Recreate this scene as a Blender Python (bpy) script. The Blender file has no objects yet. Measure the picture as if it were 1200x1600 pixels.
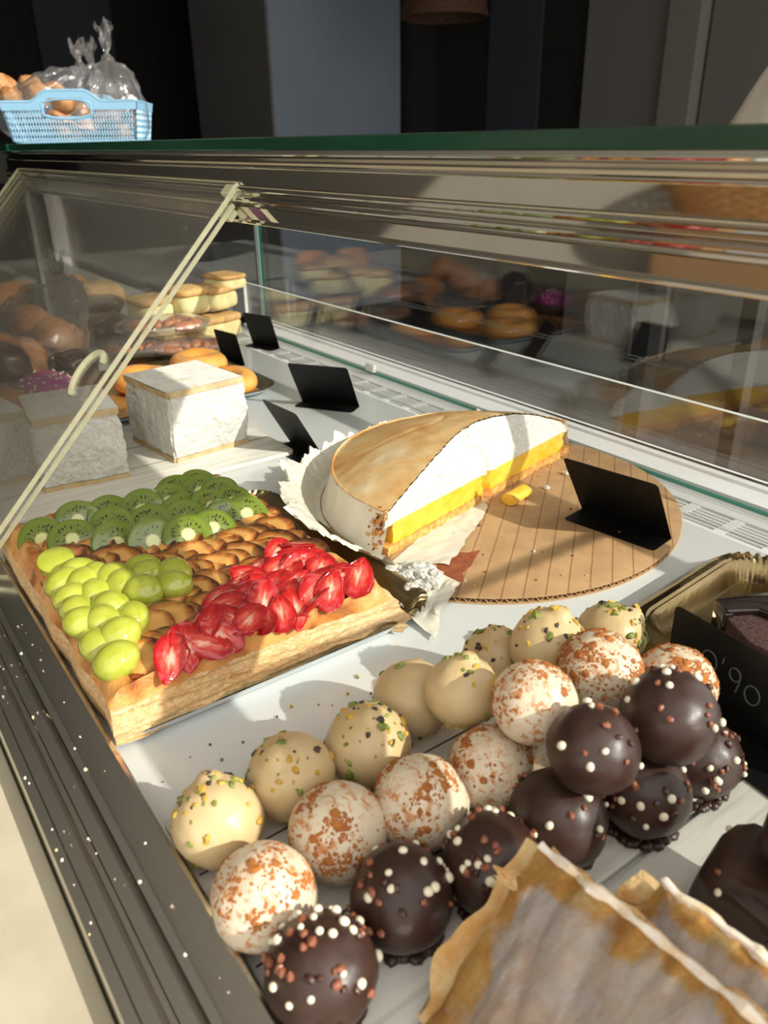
import bpy, bmesh, math, random
from mathutils import Vector, Matrix, Quaternion
from mathutils import noise as mn
C = bpy.context.scene.collection
R = random.Random(7)
pi = math.pi
def lin(c):
    c = c / 255.0
    return c / 12.92 if c <= .04045 else ((c + .055) / 1.055) ** 2.4
def S(r, g, b): return (lin(r), lin(g), lin(b), 1.0)

# ------------------------------------------------------------------ materials
class N:
    def __init__(s, name):
        m = bpy.data.materials.new(name); m.use_nodes = True
        s.m = m; s.nt = m.node_tree; s.nt.nodes.clear()
        s.out = s.nt.nodes.new('ShaderNodeOutputMaterial')
    def new(s, t, **k):
        n = s.nt.nodes.new('ShaderNode' + t)
        for a, v in k.items(): setattr(n, a, v)
        return n
    def link(s, a, b): s.nt.links.new(a, b)
    def coord(s, scale=(1, 1, 1), kind='Object', rot=(0, 0, 0)):
        t = s.new('TexCoord'); mp = s.new('Mapping'); mp.inputs['Scale'].default_value = scale
        mp.inputs['Rotation'].default_value = rot
        s.link(t.outputs[kind], mp.inputs[0]); return mp.outputs[0]
    def noise(s, vec, scale, detail=4, rough=.55, dist=0):
        n = s.new('TexNoise'); n.inputs['Scale'].default_value = scale; n.inputs['Detail'].default_value = detail
        n.inputs['Roughness'].default_value = rough; n.inputs['Distortion'].default_value = dist
        s.link(vec, n.inputs['Vector']); return n.outputs['Fac']
    def ramp(s, fac, stops):
        r = s.new('ValToRGB'); e = r.color_ramp.elements
        e[0].position, e[0].color = stops[0]; e[1].position, e[1].color = stops[-1]
        for p, c in stops[1:-1]:
            q = e.new(p); q.color = c
        s.link(fac, r.inputs[0]); return r.outputs[0]
    def math(s, op, a, b=None, c=None):
        n = s.new('Math', operation=op)
        for i, v in enumerate((a, b, c)):
            if v is None: continue
            if isinstance(v, (int, float)): n.inputs[i].default_value = v
            else: s.link(v, n.inputs[i])
        return n.outputs[0]
    def mix(s, fac, a, b, mode='MIX'):
        n = s.new('Mix', data_type='RGBA', blend_type=mode)
        for k, v in ((0, fac), (6, a), (7, b)):
            if isinstance(v, (int, float)): n.inputs[k].default_value = v
            elif isinstance(v, tuple): n.inputs[k].default_value = v
            else: s.link(v, n.inputs[k])
        return n.outputs[2]
    def bump(s, h, strength=.5, dist=.001, prev=None):
        b = s.new('Bump'); b.inputs['Strength'].default_value = strength; b.inputs['Distance'].default_value = dist
        s.link(h, b.inputs['Height'])
        if prev: s.link(prev, b.inputs['Normal'])
        return b.outputs[0]
    def bsdf(s, color, rough=.5, metal=0, normal=None, coat=0, sss=0, sssr=(.01, .005, .003), spec=.5, trans=0, alpha=None, sheen=0):
        p = s.new('BsdfPrincipled')
        for k, v in (('Base Color', color), ('Roughness', rough), ('Metallic', metal)):
            if isinstance(v, (int, float, tuple)): p.inputs[k].default_value = v
            else: s.link(v, p.inputs[k])
        p.inputs['Coat Weight'].default_value = coat; p.inputs['Coat Roughness'].default_value = .06
        p.inputs['Subsurface Weight'].default_value = sss; p.inputs['Subsurface Radius'].default_value = sssr
        p.inputs['Subsurface Scale'].default_value = 1.0
        p.inputs['Specular IOR Level'].default_value = spec
        p.inputs['Transmission Weight'].default_value = trans
        if normal: s.link(normal, p.inputs['Normal'])
        return p.outputs[0]
    def done(s, sh): s.link(sh, s.out.inputs[0]); return s.m

def simple(name, c, rough=.5, metal=0, c2=None, scale=60, detail=4, lo=.35, hi=.65, bs=0, bd=.0006, bscale=None,
           coat=0, sss=0, spec=.5, stretch=(1, 1, 1)):
    n = N(name); v = n.coord(stretch); col = c
    if c2: col = n.ramp(n.noise(v, scale, detail), [(lo, c), (hi, c2)])
    nr = None
    if bs: nr = n.bump(n.noise(v, bscale or scale, detail), bs, bd)
    return n.done(n.bsdf(col, rough, metal, nr, coat, sss, spec=spec))

def glass(name, tint=(1, 1, 1, 1), f0=.045, gain=1.15, haze=0, hazecol=(.8, .8, .75, 1), bump=0, dust=0):
    # thin pane: see-through with an angle dependent mirror reflection
    n = N(name); g = n.new('NewGeometry')
    d = n.new('VectorMath', operation='DOT_PRODUCT'); n.link(g.outputs['Normal'], d.inputs[0]); n.link(g.outputs['Incoming'], d.inputs[1])
    c = n.math('ABSOLUTE', d.outputs['Value']); k = n.math('POWER', n.math('SUBTRACT', 1.0, c), 4.2)
    f = n.math('MINIMUM', n.math('MULTIPLY', n.math('MULTIPLY_ADD', k, 1 - f0, f0), gain), 1.0)
    t = n.new('BsdfTransparent'); t.inputs[0].default_value = tint
    gl = n.new('BsdfGlossy'); gl.inputs['Roughness'].default_value = .015 if not bump else .08; gl.inputs['Color'].default_value = (1, 1, 1, 1)
    if bump: n.link(n.bump(n.noise(n.coord(), 55, 3, .6, .8), bump, .004), gl.inputs['Normal'])
    m = n.new('MixShader'); n.link(f, m.inputs[0]); n.link(t.outputs[0], m.inputs[1]); n.link(gl.outputs[0], m.inputs[2])
    sh = m.outputs[0]
    if haze or dust:
        df = n.new('BsdfDiffuse'); df.inputs[0].default_value = hazecol
        m2 = n.new('MixShader')
        if dust:
            sp = n.ramp(n.noise(n.coord(), 420, 2), [(.63, (haze, haze, haze, 1)), (.68, (dust, dust, dust, 1))])
            n.link(sp, m2.inputs[0])
        else: m2.inputs[0].default_value = haze
        n.link(sh, m2.inputs[1]); n.link(df.outputs[0], m2.inputs[2]); sh = m2.outputs[0]
    return n.done(sh)

M = {}
M['deck'] = simple('white_melamine', S(212, 215, 212), .22, c2=S(206, 209, 207), scale=5, spec=.5)
M['grille'] = simple('white_plastic', S(224, 227, 224), .35)
M['void'] = simple('dark_plenum', S(70, 74, 72), .8)
M['steel'] = simple('polished_steel', (.68, .65, .60, 1), .05, 1)
M['track'] = simple('track_steel', (.60, .58, .54, 1), .15, 1)
M['body'] = simple('case_laminate', S(60, 60, 58), .5)
M['granite'] = simple('cream_stone', S(188, 179, 156), .5, c2=S(176, 167, 144), scale=28, detail=8)
M['glass'] = glass('clear_glass')
M['pane'] = glass('dusty_acrylic', (.985, .985, .97, 1), .04, 1.0, .018, (.75, .72, .64, 1), 0, .25)
M['shelfglass'] = glass('shelf_glass', (.97, .99, .98, 1), .04, .9)
n = N('green_glass_edge'); M['green'] = n.done(n.bsdf(n.ramp(n.noise(n.coord((1.5, 1, 1)), 3), [(.3, S(8, 38, 28)), (.7, S(22, 74, 52))]), .12, spec=.6))
M['paleedge'] = simple('pale_polished_edge', S(228, 226, 190), .4, c2=S(214, 212, 172), scale=90, sss=0)
M['whiteedge'] = simple('frosted_edge', S(226, 230, 222), .4)
M['tealedge'] = simple('teal_edge', S(70, 150, 130), .25)
def wood(name, c1, c2, cd):
    n = N(name); v = n.coord((14, .9, 14))
    a = n.ramp(n.noise(v, 10, 8, .6, .4), [(.25, c2), (.55, c1)])
    s2 = n.ramp(n.noise(n.coord((60, 4, 60)), 9, 6), [(.6, (0, 0, 0, 1)), (.75, (1, 1, 1, 1))])
    col = n.mix(n.math('MULTIPLY', s2, .35), a, cd)
    return n.done(n.bsdf(col, .38))
M['wood'] = wood('whitewashed_planks', S(216, 212, 202), S(186, 182, 170), S(140, 134, 120))
M['seam'] = simple('plank_groove', S(74, 70, 62), .7)
M['black'] = simple('matt_black_card', S(12, 12, 12), .5, spec=.25)
M['chalk'] = simple('chalk_marker', S(84, 86, 84), .8)
# cardboard
n = N('corrugated_cardboard'); rz = math.radians(-38.7)
v = n.coord((1, 1, 1), rot=(0, 0, math.radians(-38.7)))
w = n.new('TexWave', wave_type='BANDS', bands_direction='X'); w.inputs['Scale'].default_value = 19; w.inputs['Distortion'].default_value = .3
n.link(v, w.inputs['Vector'])
base = n.ramp(n.noise(n.coord(), 45, 6), [(.3, S(166, 130, 90)), (.7, S(186, 150, 106))])
line = n.ramp(w.outputs['Fac'], [(0.0, S(170, 140, 104)), (.022, (1, 1, 1, 1))])
M['board'] = n.done(n.bsdf(n.mix(.75, base, n.mix(1.0, base, line, 'MULTIPLY')), .75, normal=n.bump(w.outputs['Fac'], .25, .0006)))
M['kraft'] = simple('kraft_edge', S(186, 150, 108), .8)
M['fluteshade'] = simple('flute_paper', S(150, 116, 78), .85)
M['torn'] = simple('torn_brown_liner', S(156, 84, 48), .85, c2=S(128, 62, 34), scale=140, bs=.5)
# pie
n = N('toasted_meringue'); v = n.coord()
a = n.noise(v, 16, 7, .6, .3); b = n.noise(v, 90, 4)
col = n.ramp(a, [(.30, S(184, 128, 66)), (.44, S(206, 160, 100)), (.56, S(216, 182, 130)), (.70, S(228, 208, 172))])
pit = n.ramp(n.noise(v, 260, 2), [(.67, (0, 0, 0, 1)), (.74, (1, 1, 1, 1))])
col = n.mix(n.math('MULTIPLY', pit, .4), col, S(130, 82, 40))
M['toast'] = n.done(n.bsdf(col, .42, normal=n.bump(b, .25, .0008), sss=.1, sssr=(.004, .003, .002)))
M['meringue'] = simple('white_meringue', S(212, 209, 199), .75, c2=S(224, 221, 212), scale=120, bs=1.0, bd=.004, bscale=230, sss=.1)
M['meringueside'] = simple('pale_meringue_side', S(226, 216, 194), .55, c2=S(236, 228, 212), scale=40, bs=.4, bd=.001, bscale=80, stretch=(1, 1, .3))
M['lemon'] = simple('lemon_curd', S(226, 178, 44), .3, c2=S(234, 194, 74), scale=70, bs=.5, bd=.001, bscale=160, sss=.2)
M['sponge'] = simple('pale_sponge', S(226, 176, 96), .8, c2=S(196, 128, 60), scale=180, bs=.8, bd=.001)
M['paper'] = simple('parchment', S(218, 214, 200), .5, c2=S(208, 202, 186), scale=30, bs=.5, bd=.002, bscale=70, sss=0)
# tart
n = N('flaky_pastry'); t = n.new('TexCoord'); mp = n.new('Mapping'); mp.inputs['Scale'].default_value = (1, 1, 2.3); n.link(t.outputs['Object'], mp.inputs[0])
f1 = n.math('MULTIPLY', n.math('ABSOLUTE', n.math('SUBTRACT', n.noise(mp.outputs[0], 125, 11, .66, .5), .5)), 4.0)
col = n.ramp(f1, [(.0, S(208, 160, 104)), (.08, S(236, 200, 148)), (.40, S(246, 218, 172)), (.9, S(250, 230, 190))])
big = n.ramp(n.noise(n.coord((1, 1, 1.5)), 22, 4), [(.35, S(255, 255, 255)), (.75, S(240, 214, 172))]); col = n.mix(.8, col, big, 'MULTIPLY')
mp2 = n.new('Mapping'); mp2.inputs['Scale'].default_value = (1, 1, 9); n.link(t.outputs['Object'], mp2.inputs[0])
M['flaky'] = n.done(n.bsdf(col, .7, normal=n.bump(f1, .7, .0014)))
n = N('baked_pastry_top'); v = n.coord()
col = n.ramp(n.noise(v, 30, 6, .6, .8), [(.28, S(122, 62, 22)), (.42, S(190, 118, 54)), (.60, S(224, 164, 92)), (.85, S(214, 146, 74))])
M['crusttop'] = n.done(n.bsdf(col, .42, normal=n.bump(n.noise(v, 70, 6, .65, .8), .6, .003), coat=.35))
M['filling'] = simple('custard_glaze', S(196, 128, 52), .3, c2=S(126, 62, 20), scale=45, coat=.7, bs=.4, bd=.001)
M['glaze'] = simple('brown_fruit_glaze', S(112, 48, 22), .15, c2=S(140, 66, 30), scale=90, coat=.8)
# apple: burnt along the rim (radius in object space)
def radial(n, sx=1, sy=1):
    t = n.new('TexCoord'); mp = n.new('Mapping'); mp.inputs['Scale'].default_value = (sx, sy, 0); n.link(t.outputs['Object'], mp.inputs[0])
    l = n.new('VectorMath', operation='LENGTH'); n.link(mp.outputs[0], l.inputs[0]); return l.outputs['Value'], t
n = N('baked_apple'); r, t = radial(n, 51, 56)
v = n.coord(); r2 = n.math('ADD', r, n.math('MULTIPLY', n.math('SUBTRACT', n.noise(v, 90, 5), .5), .75))
col = n.ramp(r2, [(.15, S(212, 152, 78)), (.58, S(222, 166, 90)), (.78, S(180, 106, 44)), (.95, S(78, 34, 14))])
M['apple'] = n.done(n.bsdf(col, .3, normal=n.bump(n.noise(v, 150, 4), .35, .001), coat=.8))
n = N('kiwi_flesh'); r, t = radial(n, 50, 50)
sep = n.new('SeparateXYZ'); n.link(t.outputs['Object'], sep.inputs[0])
ang = n.math('ARCTAN2', sep.outputs[1], sep.outputs[0])
cmb = n.new('CombineXYZ'); n.link(n.math('MULTIPLY', ang, 6.4), cmb.inputs[0]); n.link(n.math('MULTIPLY', r, 4.2), cmb.inputs[1])
vo = n.new('TexVoronoi'); vo.inputs['Scale'].default_value = 1.0; n.link(cmb.outputs[0], vo.inputs['Vector'])
seed = n.math('LESS_THAN', vo.outputs['Distance'], .33)
band = n.ramp(r, [(.24, (0, 0, 0, 1)), (.29, (1, 1, 1, 1)), (.62, (1, 1, 1, 1)), (.70, (0, 0, 0, 1))])
cmb2 = n.new('CombineXYZ'); n.link(n.math('MULTIPLY', ang, 9), cmb2.inputs[0]); n.link(r, cmb2.inputs[1])
str_ = n.noise(cmb2.outputs[0], 2.0, 3)
col = n.ramp(r, [(.2, S(214, 214, 150)), (.32, S(128, 142, 58)), (.6, S(116, 134, 46)), (.9, S(102, 122, 38)), (1.0, S(88, 104, 34))])
col = n.mix(n.math('MULTIPLY', n.math('MULTIPLY', str_, band), .55), col, S(58, 70, 26))
col = n.mix(n.math('MULTIPLY', seed, band), col, S(18, 20, 10))
M['kiwi'] = n.done(n.bsdf(col, .18, coat=.9, sss=.15, sssr=(.003, .006, .001)))
M['grape'] = simple('green_grape', S(158, 166, 46), .12, c2=S(178, 184, 74), scale=60, coat=.9, sss=.4)
n = N('strawberry'); r, t = radial(n, 62, 105)
v = n.coord(); r2 = n.math('ADD', r, n.math('MULTIPLY', n.math('SUBTRACT', n.noise(n.coord((.3, 1.6, 1)), 330, 3), .5), 1.1))
col = n.ramp(r2, [(.10, S(236, 172, 150)), (.34, S(216, 92, 76)), (.62, S(194, 34, 34)), (1.0, S(160, 12, 20))])
M['straw'] = n.done(n.bsdf(col, .2, coat=.6, sss=.2, sssr=(.006, .002, .001), normal=n.bump(n.noise(v, 420, 3), .4, .0008)))
n = N('gold_foil_card'); v = n.coord()
M['gold'] = n.done(n.bsdf(n.ramp(n.noise(v, 24, 4), [(.3, (.20, .15, .07, 1)), (.7, (.30, .225, .11, 1))]), .24, .95, normal=n.bump(n.noise(v, 55, 4), .35, .002)))
M['goldbase'] = simple('orange_gold_tray', (.62, .33, .09, 1), .35, .55, c2=(.5, .26, .07, 1), scale=30)
M['whiteback'] = simple('tray_underside', S(214, 222, 226), .5)
# truffles
def shellmat(name, c, c2, rough, spots=None, lo=.6, hi=.66, sc=70, coat=0, bs=.15):
    n = N(name); v = n.coord(); col = n.ramp(n.noise(v, 30, 4), [(.3, c), (.7, c2)])
    if spots:
        m = n.math('MULTIPLY', n.ramp(n.noise(v, sc, 5, .7, .6), [(lo, (0, 0, 0, 1)), (hi, (1, 1, 1, 1))]), n.ramp(n.noise(v, 22, 2), [(.38, (0, 0, 0, 1)), (.52, (1, 1, 1, 1))]))
        col = n.mix(m, col, spots)
    return n.done(n.bsdf(col, rough, normal=n.bump(n.noise(v, 120, 4), bs, .001), coat=coat, sss=.08, sssr=(.004, .003, .002)))
M['beige'] = shellmat('beige_coating', S(196, 169, 122), S(204, 180, 136), .40, S(150, 120, 70), .70, .74, 190)
M['cream'] = shellmat('white_chocolate_coating', S(212, 195, 166), S(222, 208, 184), .42, S(192, 128, 70), .50, .60, 230)
M['choc'] = shellmat('dark_chocolate_coating', S(50, 31, 24), S(62, 39, 31), .40, None, coat=.0, bs=.3)
M['cinn'] = simple('caramel_biscuit_crumb', S(182, 114, 52), .85, c2=S(154, 88, 36), scale=200)
M['nutg'] = simple('green_pistachio', S(138, 146, 62), .6, c2=S(100, 112, 52), scale=200)
M['nuty'] = simple('yellow_pistachio', S(204, 168, 66), .6, c2=S(178, 140, 50), scale=200)
M['nutd'] = simple('dark_pistachio_skin', S(66, 54, 44), .7)
M['pearlw'] = simple('white_pearl', S(236, 226, 198), .4, coat=.2)
M['pearlc'] = simple('caramel_pearl', S(150, 90, 62), .4, c2=S(120, 68, 46), scale=300, coat=.2)
M['pearld'] = simple('cocoa_pearl', S(72, 40, 30), .4, coat=.2)
n = N('sugared_puff_pastry'); v = n.coord((1, 1, 1)); sugar = n.ramp(n.noise(v, 17, 13, .70, .5), [(.34, (.05, .05, .05, 1)), (.43, (.6, .6, .6, 1)), (.55, (.97, .97, .97, 1))])
col = n.mix(sugar, n.ramp(n.noise(n.coord((3, .7, 1)), 30, 6, .6, 1), [(.3, S(186, 104, 36)), (.5, S(222, 154, 66)), (.72, S(238, 196, 118))]), S(228, 216, 206))
at_ = n.new('Attribute'); at_.attribute_name = 'bare'
gf = n.ramp(n.math('ADD', at_.outputs['Fac'], n.math('MULTIPLY', n.math('SUBTRACT', n.noise(n.coord(), 60, 8, .7), .5), 1.3)), [(.58, (0, 0, 0, 1)), (.84, (1, 1, 1, 1))])
col = n.mix(gf, col, n.ramp(n.noise(n.coord(), 55, 8, .65), [(.3, S(196, 122, 44)), (.55, S(226, 168, 84)), (.75, S(238, 208, 150))]))
M['mille'] = n.done(n.bsdf(col, .7, normal=n.bump(n.noise(n.coord((2, .8, 1)), 90, 9, .75, .6), 1.0, .007)))
M['millegold'] = simple('golden_puff_flake', S(214, 150, 68), .5, c2=S(238, 206, 150), scale=70, detail=9, bs=1.0, bd=.004, sss=.1)
M['powder'] = simple('icing_sugar_edge', S(242, 236, 228), .8, c2=S(226, 196, 150), scale=90, bs=.8, bd=.002)
M['choccake'] = simple('chocolate_crumb_cut', S(96, 66, 60), .9, c2=S(64, 42, 38), scale=380, bs=.9, bd=.001)
M['chocglaze'] = simple('glossy_chocolate_glaze', S(30, 18, 15), .12, coat=.6)
M['wafer'] = simple('pale_puff_sheet', S(206, 184, 142), .7, c2=S(186, 158, 112), scale=60, bs=.6, bd=.001)
M['sugarsheet'] = simple('icing_sugar_sheet', S(240, 238, 232), .8, c2=S(218, 206, 182), scale=70, lo=.5, hi=.72, bs=.5, bd=.001)
M['dough'] = simple('glazed_doughnut', S(226, 146, 58), .28, c2=S(236, 174, 92), scale=26, coat=.6)
M['palm'] = simple('caramelised_pastry', S(156, 84, 36), .4, c2=S(196, 122, 62), scale=60, bs=.6, bd=.002, coat=.3)
M['muffin'] = simple('bagged_bun', S(176, 108, 52), .6, c2=S(206, 146, 88), scale=40, bs=.4, bd=.002)
M['cookie'] = simple('pale_biscuit', S(206, 170, 112), .75, c2=S(190, 146, 84), scale=60, bs=.5)
M['sandwich'] = simple('cream_sponge', S(222, 212, 160), .75, c2=S(206, 190, 130), scale=50, bs=.4)
M['purple'] = simple('purple_icing', S(164, 40, 134), .3, c2=S(182, 54, 150), scale=40, coat=.4)
M['bread'] = simple('bread_crust', S(146, 88, 44), .6, c2=S(196, 148, 96), scale=40, bs=.5, bd=.002)
M['film'] = glass('clear_film', (.97, .97, .97, 1), .08, 1.6, .045, (.85, .85, .85, 1), 1.0)
M['blue'] = simple('pale_blue_plastic', S(138, 184, 212), .4)
M['wicker'] = simple('woven_straw', S(196, 150, 96), .7, c2=S(160, 112, 64), scale=80)
M['postgrey'] = simple('grey_green_post', S(140, 148, 140), .4)
M['postdark'] = simple('dark_post', S(84, 86, 80), .5)
M['darkwicker'] = simple('dark_wicker', S(92, 62, 40), .8, c2=S(70, 46, 30), scale=60)
M['wall_dark'] = simple('black_wall_paint', S(50, 47, 44), .9)
M['wall_black'] = simple('near_black_panel', S(26, 23, 20), .9)
M['wall_slate'] = simple('slate_panel', S(52, 58, 66), .9)
M['wall_grey'] = simple('grey_plaster', S(118, 116, 116), .9, c2=S(124, 122, 122), scale=2)
M['wall_blue'] = simple('blue_grey_plaster', S(140, 153, 168), .9, c2=S(146, 158, 173), scale=2)
M['wall_mid'] = simple('taupe_panel', S(112, 110, 105), .9)
M['wall_light'] = simple('light_grey_frame', S(122, 118, 112), .7)
M['wall_beige'] = simple('beige_plaster', S(176, 170, 158), .9, c2=S(182, 175, 162), scale=2)
M['brownboard'] = simple('brown_fibreboard', S(150, 120, 84), .8, c2=S(140, 110, 76), scale=40)
M['floor'] = simple('dark_floor_tile', S(62, 60, 56), .4, c2=S(54, 52, 49), scale=4)
M['ceil'] = simple('ceiling_paint', S(212, 208, 200), .9)
M['bag'] = simple('cream_paper', S(196, 186, 168), .8)
M['oak'] = simple('oak_board', S(150, 112, 70), .6, c2=S(128, 92, 54), scale=20, stretch=(.2, 2, 2))

# ------------------------------------------------------------------ mesh builder
class MB:
    def __init__(s): s.v = []; s.f = []; s.mi = []; s.k = 0
    def mat(s, k): s.k = k; return s
    def add(s, vs, fs):
        o = len(s.v); s.v += [Vector(a) for a in vs]
        for f in fs: s.f.append([i + o for i in f]); s.mi.append(s.k)
        return s
    def box(s, x0, x1, y0, y1, z0, z1):
        return s.add([(x0, y0, z0), (x1, y0, z0), (x1, y1, z0), (x0, y1, z0), (x0, y0, z1), (x1, y0, z1), (x1, y1, z1), (x0, y1, z1)],
                     [(0, 3, 2, 1), (4, 5, 6, 7), (0, 1, 5, 4), (1, 2, 6, 5), (2, 3, 7, 6), (3, 0, 4, 7)])
    def prism(s, pts, a, b, axis='z', ends=True):
        def P(p, h): return (p[0], p[1], h) if axis == 'z' else ((h, p[0], p[1]) if axis == 'x' else (p[0], h, p[1]))
        k = len(pts); vs = [P(p, a) for p in pts] + [P(p, b) for p in pts]
        fs = [(i, (i + 1) % k, (i + 1) % k + k, i + k) for i in range(k)]
        if ends: fs += [tuple(range(k))[::-1], tuple(range(k, 2 * k))]
        return s.add(vs, fs)
    def strip(s, pts, a, b):                      # open profile (y,z) pulled along x
        k = len(pts); vs = [(a, p[0], p[1]) for p in pts] + [(b, p[0], p[1]) for p in pts]
        return s.add(vs, [(i, i + 1, i + 1 + k, i + k) for i in range(k - 1)])
    def grid(s, fn, nu, nv, closeu=False, closev=False):
        vs = [fn(i / (nu if closeu else nu - 1), j / (nv if closev else nv - 1)) for j in range(nv) for i in range(nu)]
        fs = []
        for j in range(nv if closev else nv - 1):
            for i in range(nu if closeu else nu - 1):
                a = j * nu + i; b = j * nu + (i + 1) % nu; c = ((j + 1) % nv) * nu + (i + 1) % nu; d = ((j + 1) % nv) * nu + i
                fs.append((a, b, c, d))
        return s.add(vs, fs)
    def ball(s, c, r, nu=12, nv=8, fn=None):
        if isinstance(r, (int, float)): r = (r, r, r)
        c = Vector(c); vs = []
        def pt(d):
            p = Vector((d.x * r[0], d.y * r[1], d.z * r[2]))
            return c + (fn(d, p) if fn else p)
        vs.append(pt(Vector((0, 0, 1))))
        for j in range(1, nv):
            t = pi * j / nv
            for i in range(nu):
                a = 2 * pi * i / nu; vs.append(pt(Vector((math.sin(t) * math.cos(a), math.sin(t) * math.sin(a), math.cos(t)))))
        vs.append(pt(Vector((0, 0, -1)))); L = len(vs) - 1
        fs = [(0, 1 + i, 1 + (i + 1) % nu) for i in range(nu)]
        for j in range(nv - 2):
            for i in range(nu):
                a = 1 + j * nu + i; b = 1 + j * nu + (i + 1) % nu; fs.append((a, a + nu, b + nu, b))
        o = 1 + (nv - 2) * nu
        fs += [(L, o + (i + 1) % nu, o + i) for i in range(nu)]
        return s.add(vs, fs)
    def tube(s, pts, r, n=8, caps=True):
        pts = [Vector(p) for p in pts]; k = len(pts); vs = []
        rs = r if isinstance(r, (list, tuple)) else [r] * k
        up = None
        for i, p in enumerate(pts):
            t = (pts[min(i + 1, k - 1)] - pts[max(i - 1, 0)]).normalized()
            if up is None: up = t.orthogonal().normalized()
            else: up = (up - t * up.dot(t)).normalized()
            w = t.cross(up)
            for j in range(n):
                a = 2 * pi * j / n; vs.append(p + (up * math.cos(a) + w * math.sin(a)) * rs[i])
        fs = [(i * n + j, i * n + (j + 1) % n, (i + 1) * n + (j + 1) % n, (i + 1) * n + j) for i in range(k - 1) for j in range(n)]
        if caps: fs += [tuple(range(n))[::-1], tuple(range((k - 1) * n, k * n))]
        return s.add(vs, fs)
    def lathe(s, prof, n=32, c=(0, 0, 0), fn=None):
        c = Vector(c); k = len(prof); vs = []
        for i in range(n):
            a = 2 * pi * i / n
            for (r, z) in prof:
                p = Vector((r * math.cos(a), r * math.sin(a), z)); vs.append(c + (fn(p, a) if fn else p))
        return s.add(vs, [(i * k + j, ((i + 1) % n) * k + j, ((i + 1) % n) * k + j + 1, i * k + j + 1) for i in range(n) for j in range(k - 1)])
    def build(s, name, mats, parent=None, smooth=True, ang=40, bevel=0, segs=2):
        me = bpy.data.meshes.new(name)
        off = parent['_loc'] if parent is not None and '_loc' in parent else (0, 0, 0)
        off = Vector(off)
        me.from_pydata([tuple(v - off) for v in s.v], [], s.f)
        if not isinstance(mats, (list, tuple)): mats = [mats]
        for m in mats: me.materials.append(m)
        for p, k in zip(me.polygons, s.mi): p.material_index = min(k, len(mats) - 1)
        bm = bmesh.new(); bm.from_mesh(me)
        if bevel:
            es = [e for e in bm.edges if len(e.link_faces) == 2 and e.calc_face_angle(0) > .5]
            bmesh.ops.bevel(bm, geom=es, offset=bevel, segments=segs, profile=.5, affect='EDGES', clamp_overlap=True)
        bmesh.ops.recalc_face_normals(bm, faces=bm.faces)
        bm.to_mesh(me); bm.free()
        if smooth:
            for p in me.polygons: p.use_smooth = True
            me.set_sharp_from_angle(angle=math.radians(ang))
        o = bpy.data.objects.new(name, me); C.objects.link(o)
        if parent is not None:
            o.parent = parent
            if '_loc' in parent: o['_loc'] = tuple(off)
        return o
def tag(o, label=None, cat=None, group=None, kind=None):
    if label: o['label'] = label
    if cat: o['category'] = cat
    if group: o['group'] = group
    if kind: o['kind'] = kind
    return o
def thing(name, loc, label, cat, group=None, rz=0):
    o = bpy.data.objects.new(name, None); C.objects.link(o); o.empty_display_size = .01
    o.location = loc; o.rotation_euler = (0, 0, rz); tag(o, label, cat, group)
    return o
def wthing(name, loc, label, cat, group=None):     # parts of it are given in room coordinates
    o = thing(name, loc, label, cat, group); o['_loc'] = tuple(loc); return o
def struct(name, mb, m, **k):
    o = mb.build(name, m, smooth=False, **k); o['kind'] = 'structure'; return o
def nz(p, s, seed=0): return mn.noise(Vector((p[0] * s + seed * 3.7, p[1] * s - seed * 1.3, p[2] * s + seed)))
def copy_tree(o, parent=None):
    c = o.copy(); C.objects.link(c); c.parent = parent
    for ch in list(o.children): copy_tree(ch, c)
    return c
def smooth01(a, b, x):
    t = max(0, min(1, (x - a) / (b - a))); return t * t * (3 - 2 * t)
# ------------------------------------------------------------------ room (z = 0 is the display deck, floor 0.9 m below)
FZ = -.9
struct('floor', MB().box(-7.5, 1.4, -1.7, 4.3, FZ - .1, FZ), M['floor'])
struct('ceiling', MB().box(-7.5, .0, -1.7, 4.3, 1.9, 2.0), M['ceil'])
struct('wall_front', MB().box(-7.5, -.8, 4.2, 4.3, FZ, 1.9), M['wall_dark'])
struct('wall_left', MB().box(-7.6, -7.5, -1.7, 4.3, FZ, 1.9), M['wall_black'])
struct('wall_back', MB().box(-7.5, .2, -1.7, -1.6, FZ, 1.9), M['wall_beige'])
struct('trim_1', MB().box(-7.5, -7.46, 2.05, 2.66, FZ, 1.9), M['wall_slate'])
struct('trim_2', MB().box(-6.67, -5.447, 3.0, 3.02, FZ, 1.9), M['wall_grey'])
struct('trim_3', MB().box(-6.67, -5.447, 3.02, 4.13, FZ, 1.9), M['wall_blue'])
struct('trim_4', MB().box(-5.06, -4.49, 4.17, 4.2, FZ, 1.9), M['wall_black'])
struct('trim_5', MB().box(-4.49, -4.02, 4.15, 4.2, FZ, 1.9), M['wall_slate'])
struct('trim_6', MB().box(-4.02, -3.62, 4.17, 4.2, FZ, 1.9), M['wall_black'])
struct('trim_7', MB().box(-3.62, -3.02, 4.12, 4.2, FZ, 1.9), M['wall_mid'])
struct('trim_8', MB().box(-3.02, -2.83, 4.06, 4.2, FZ, 1.9), M['wall_light'])
struct('door_1', MB().box(-2.81, -1.5, 4.14, 4.2, FZ, 1.6), M['wall_mid'])

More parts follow.
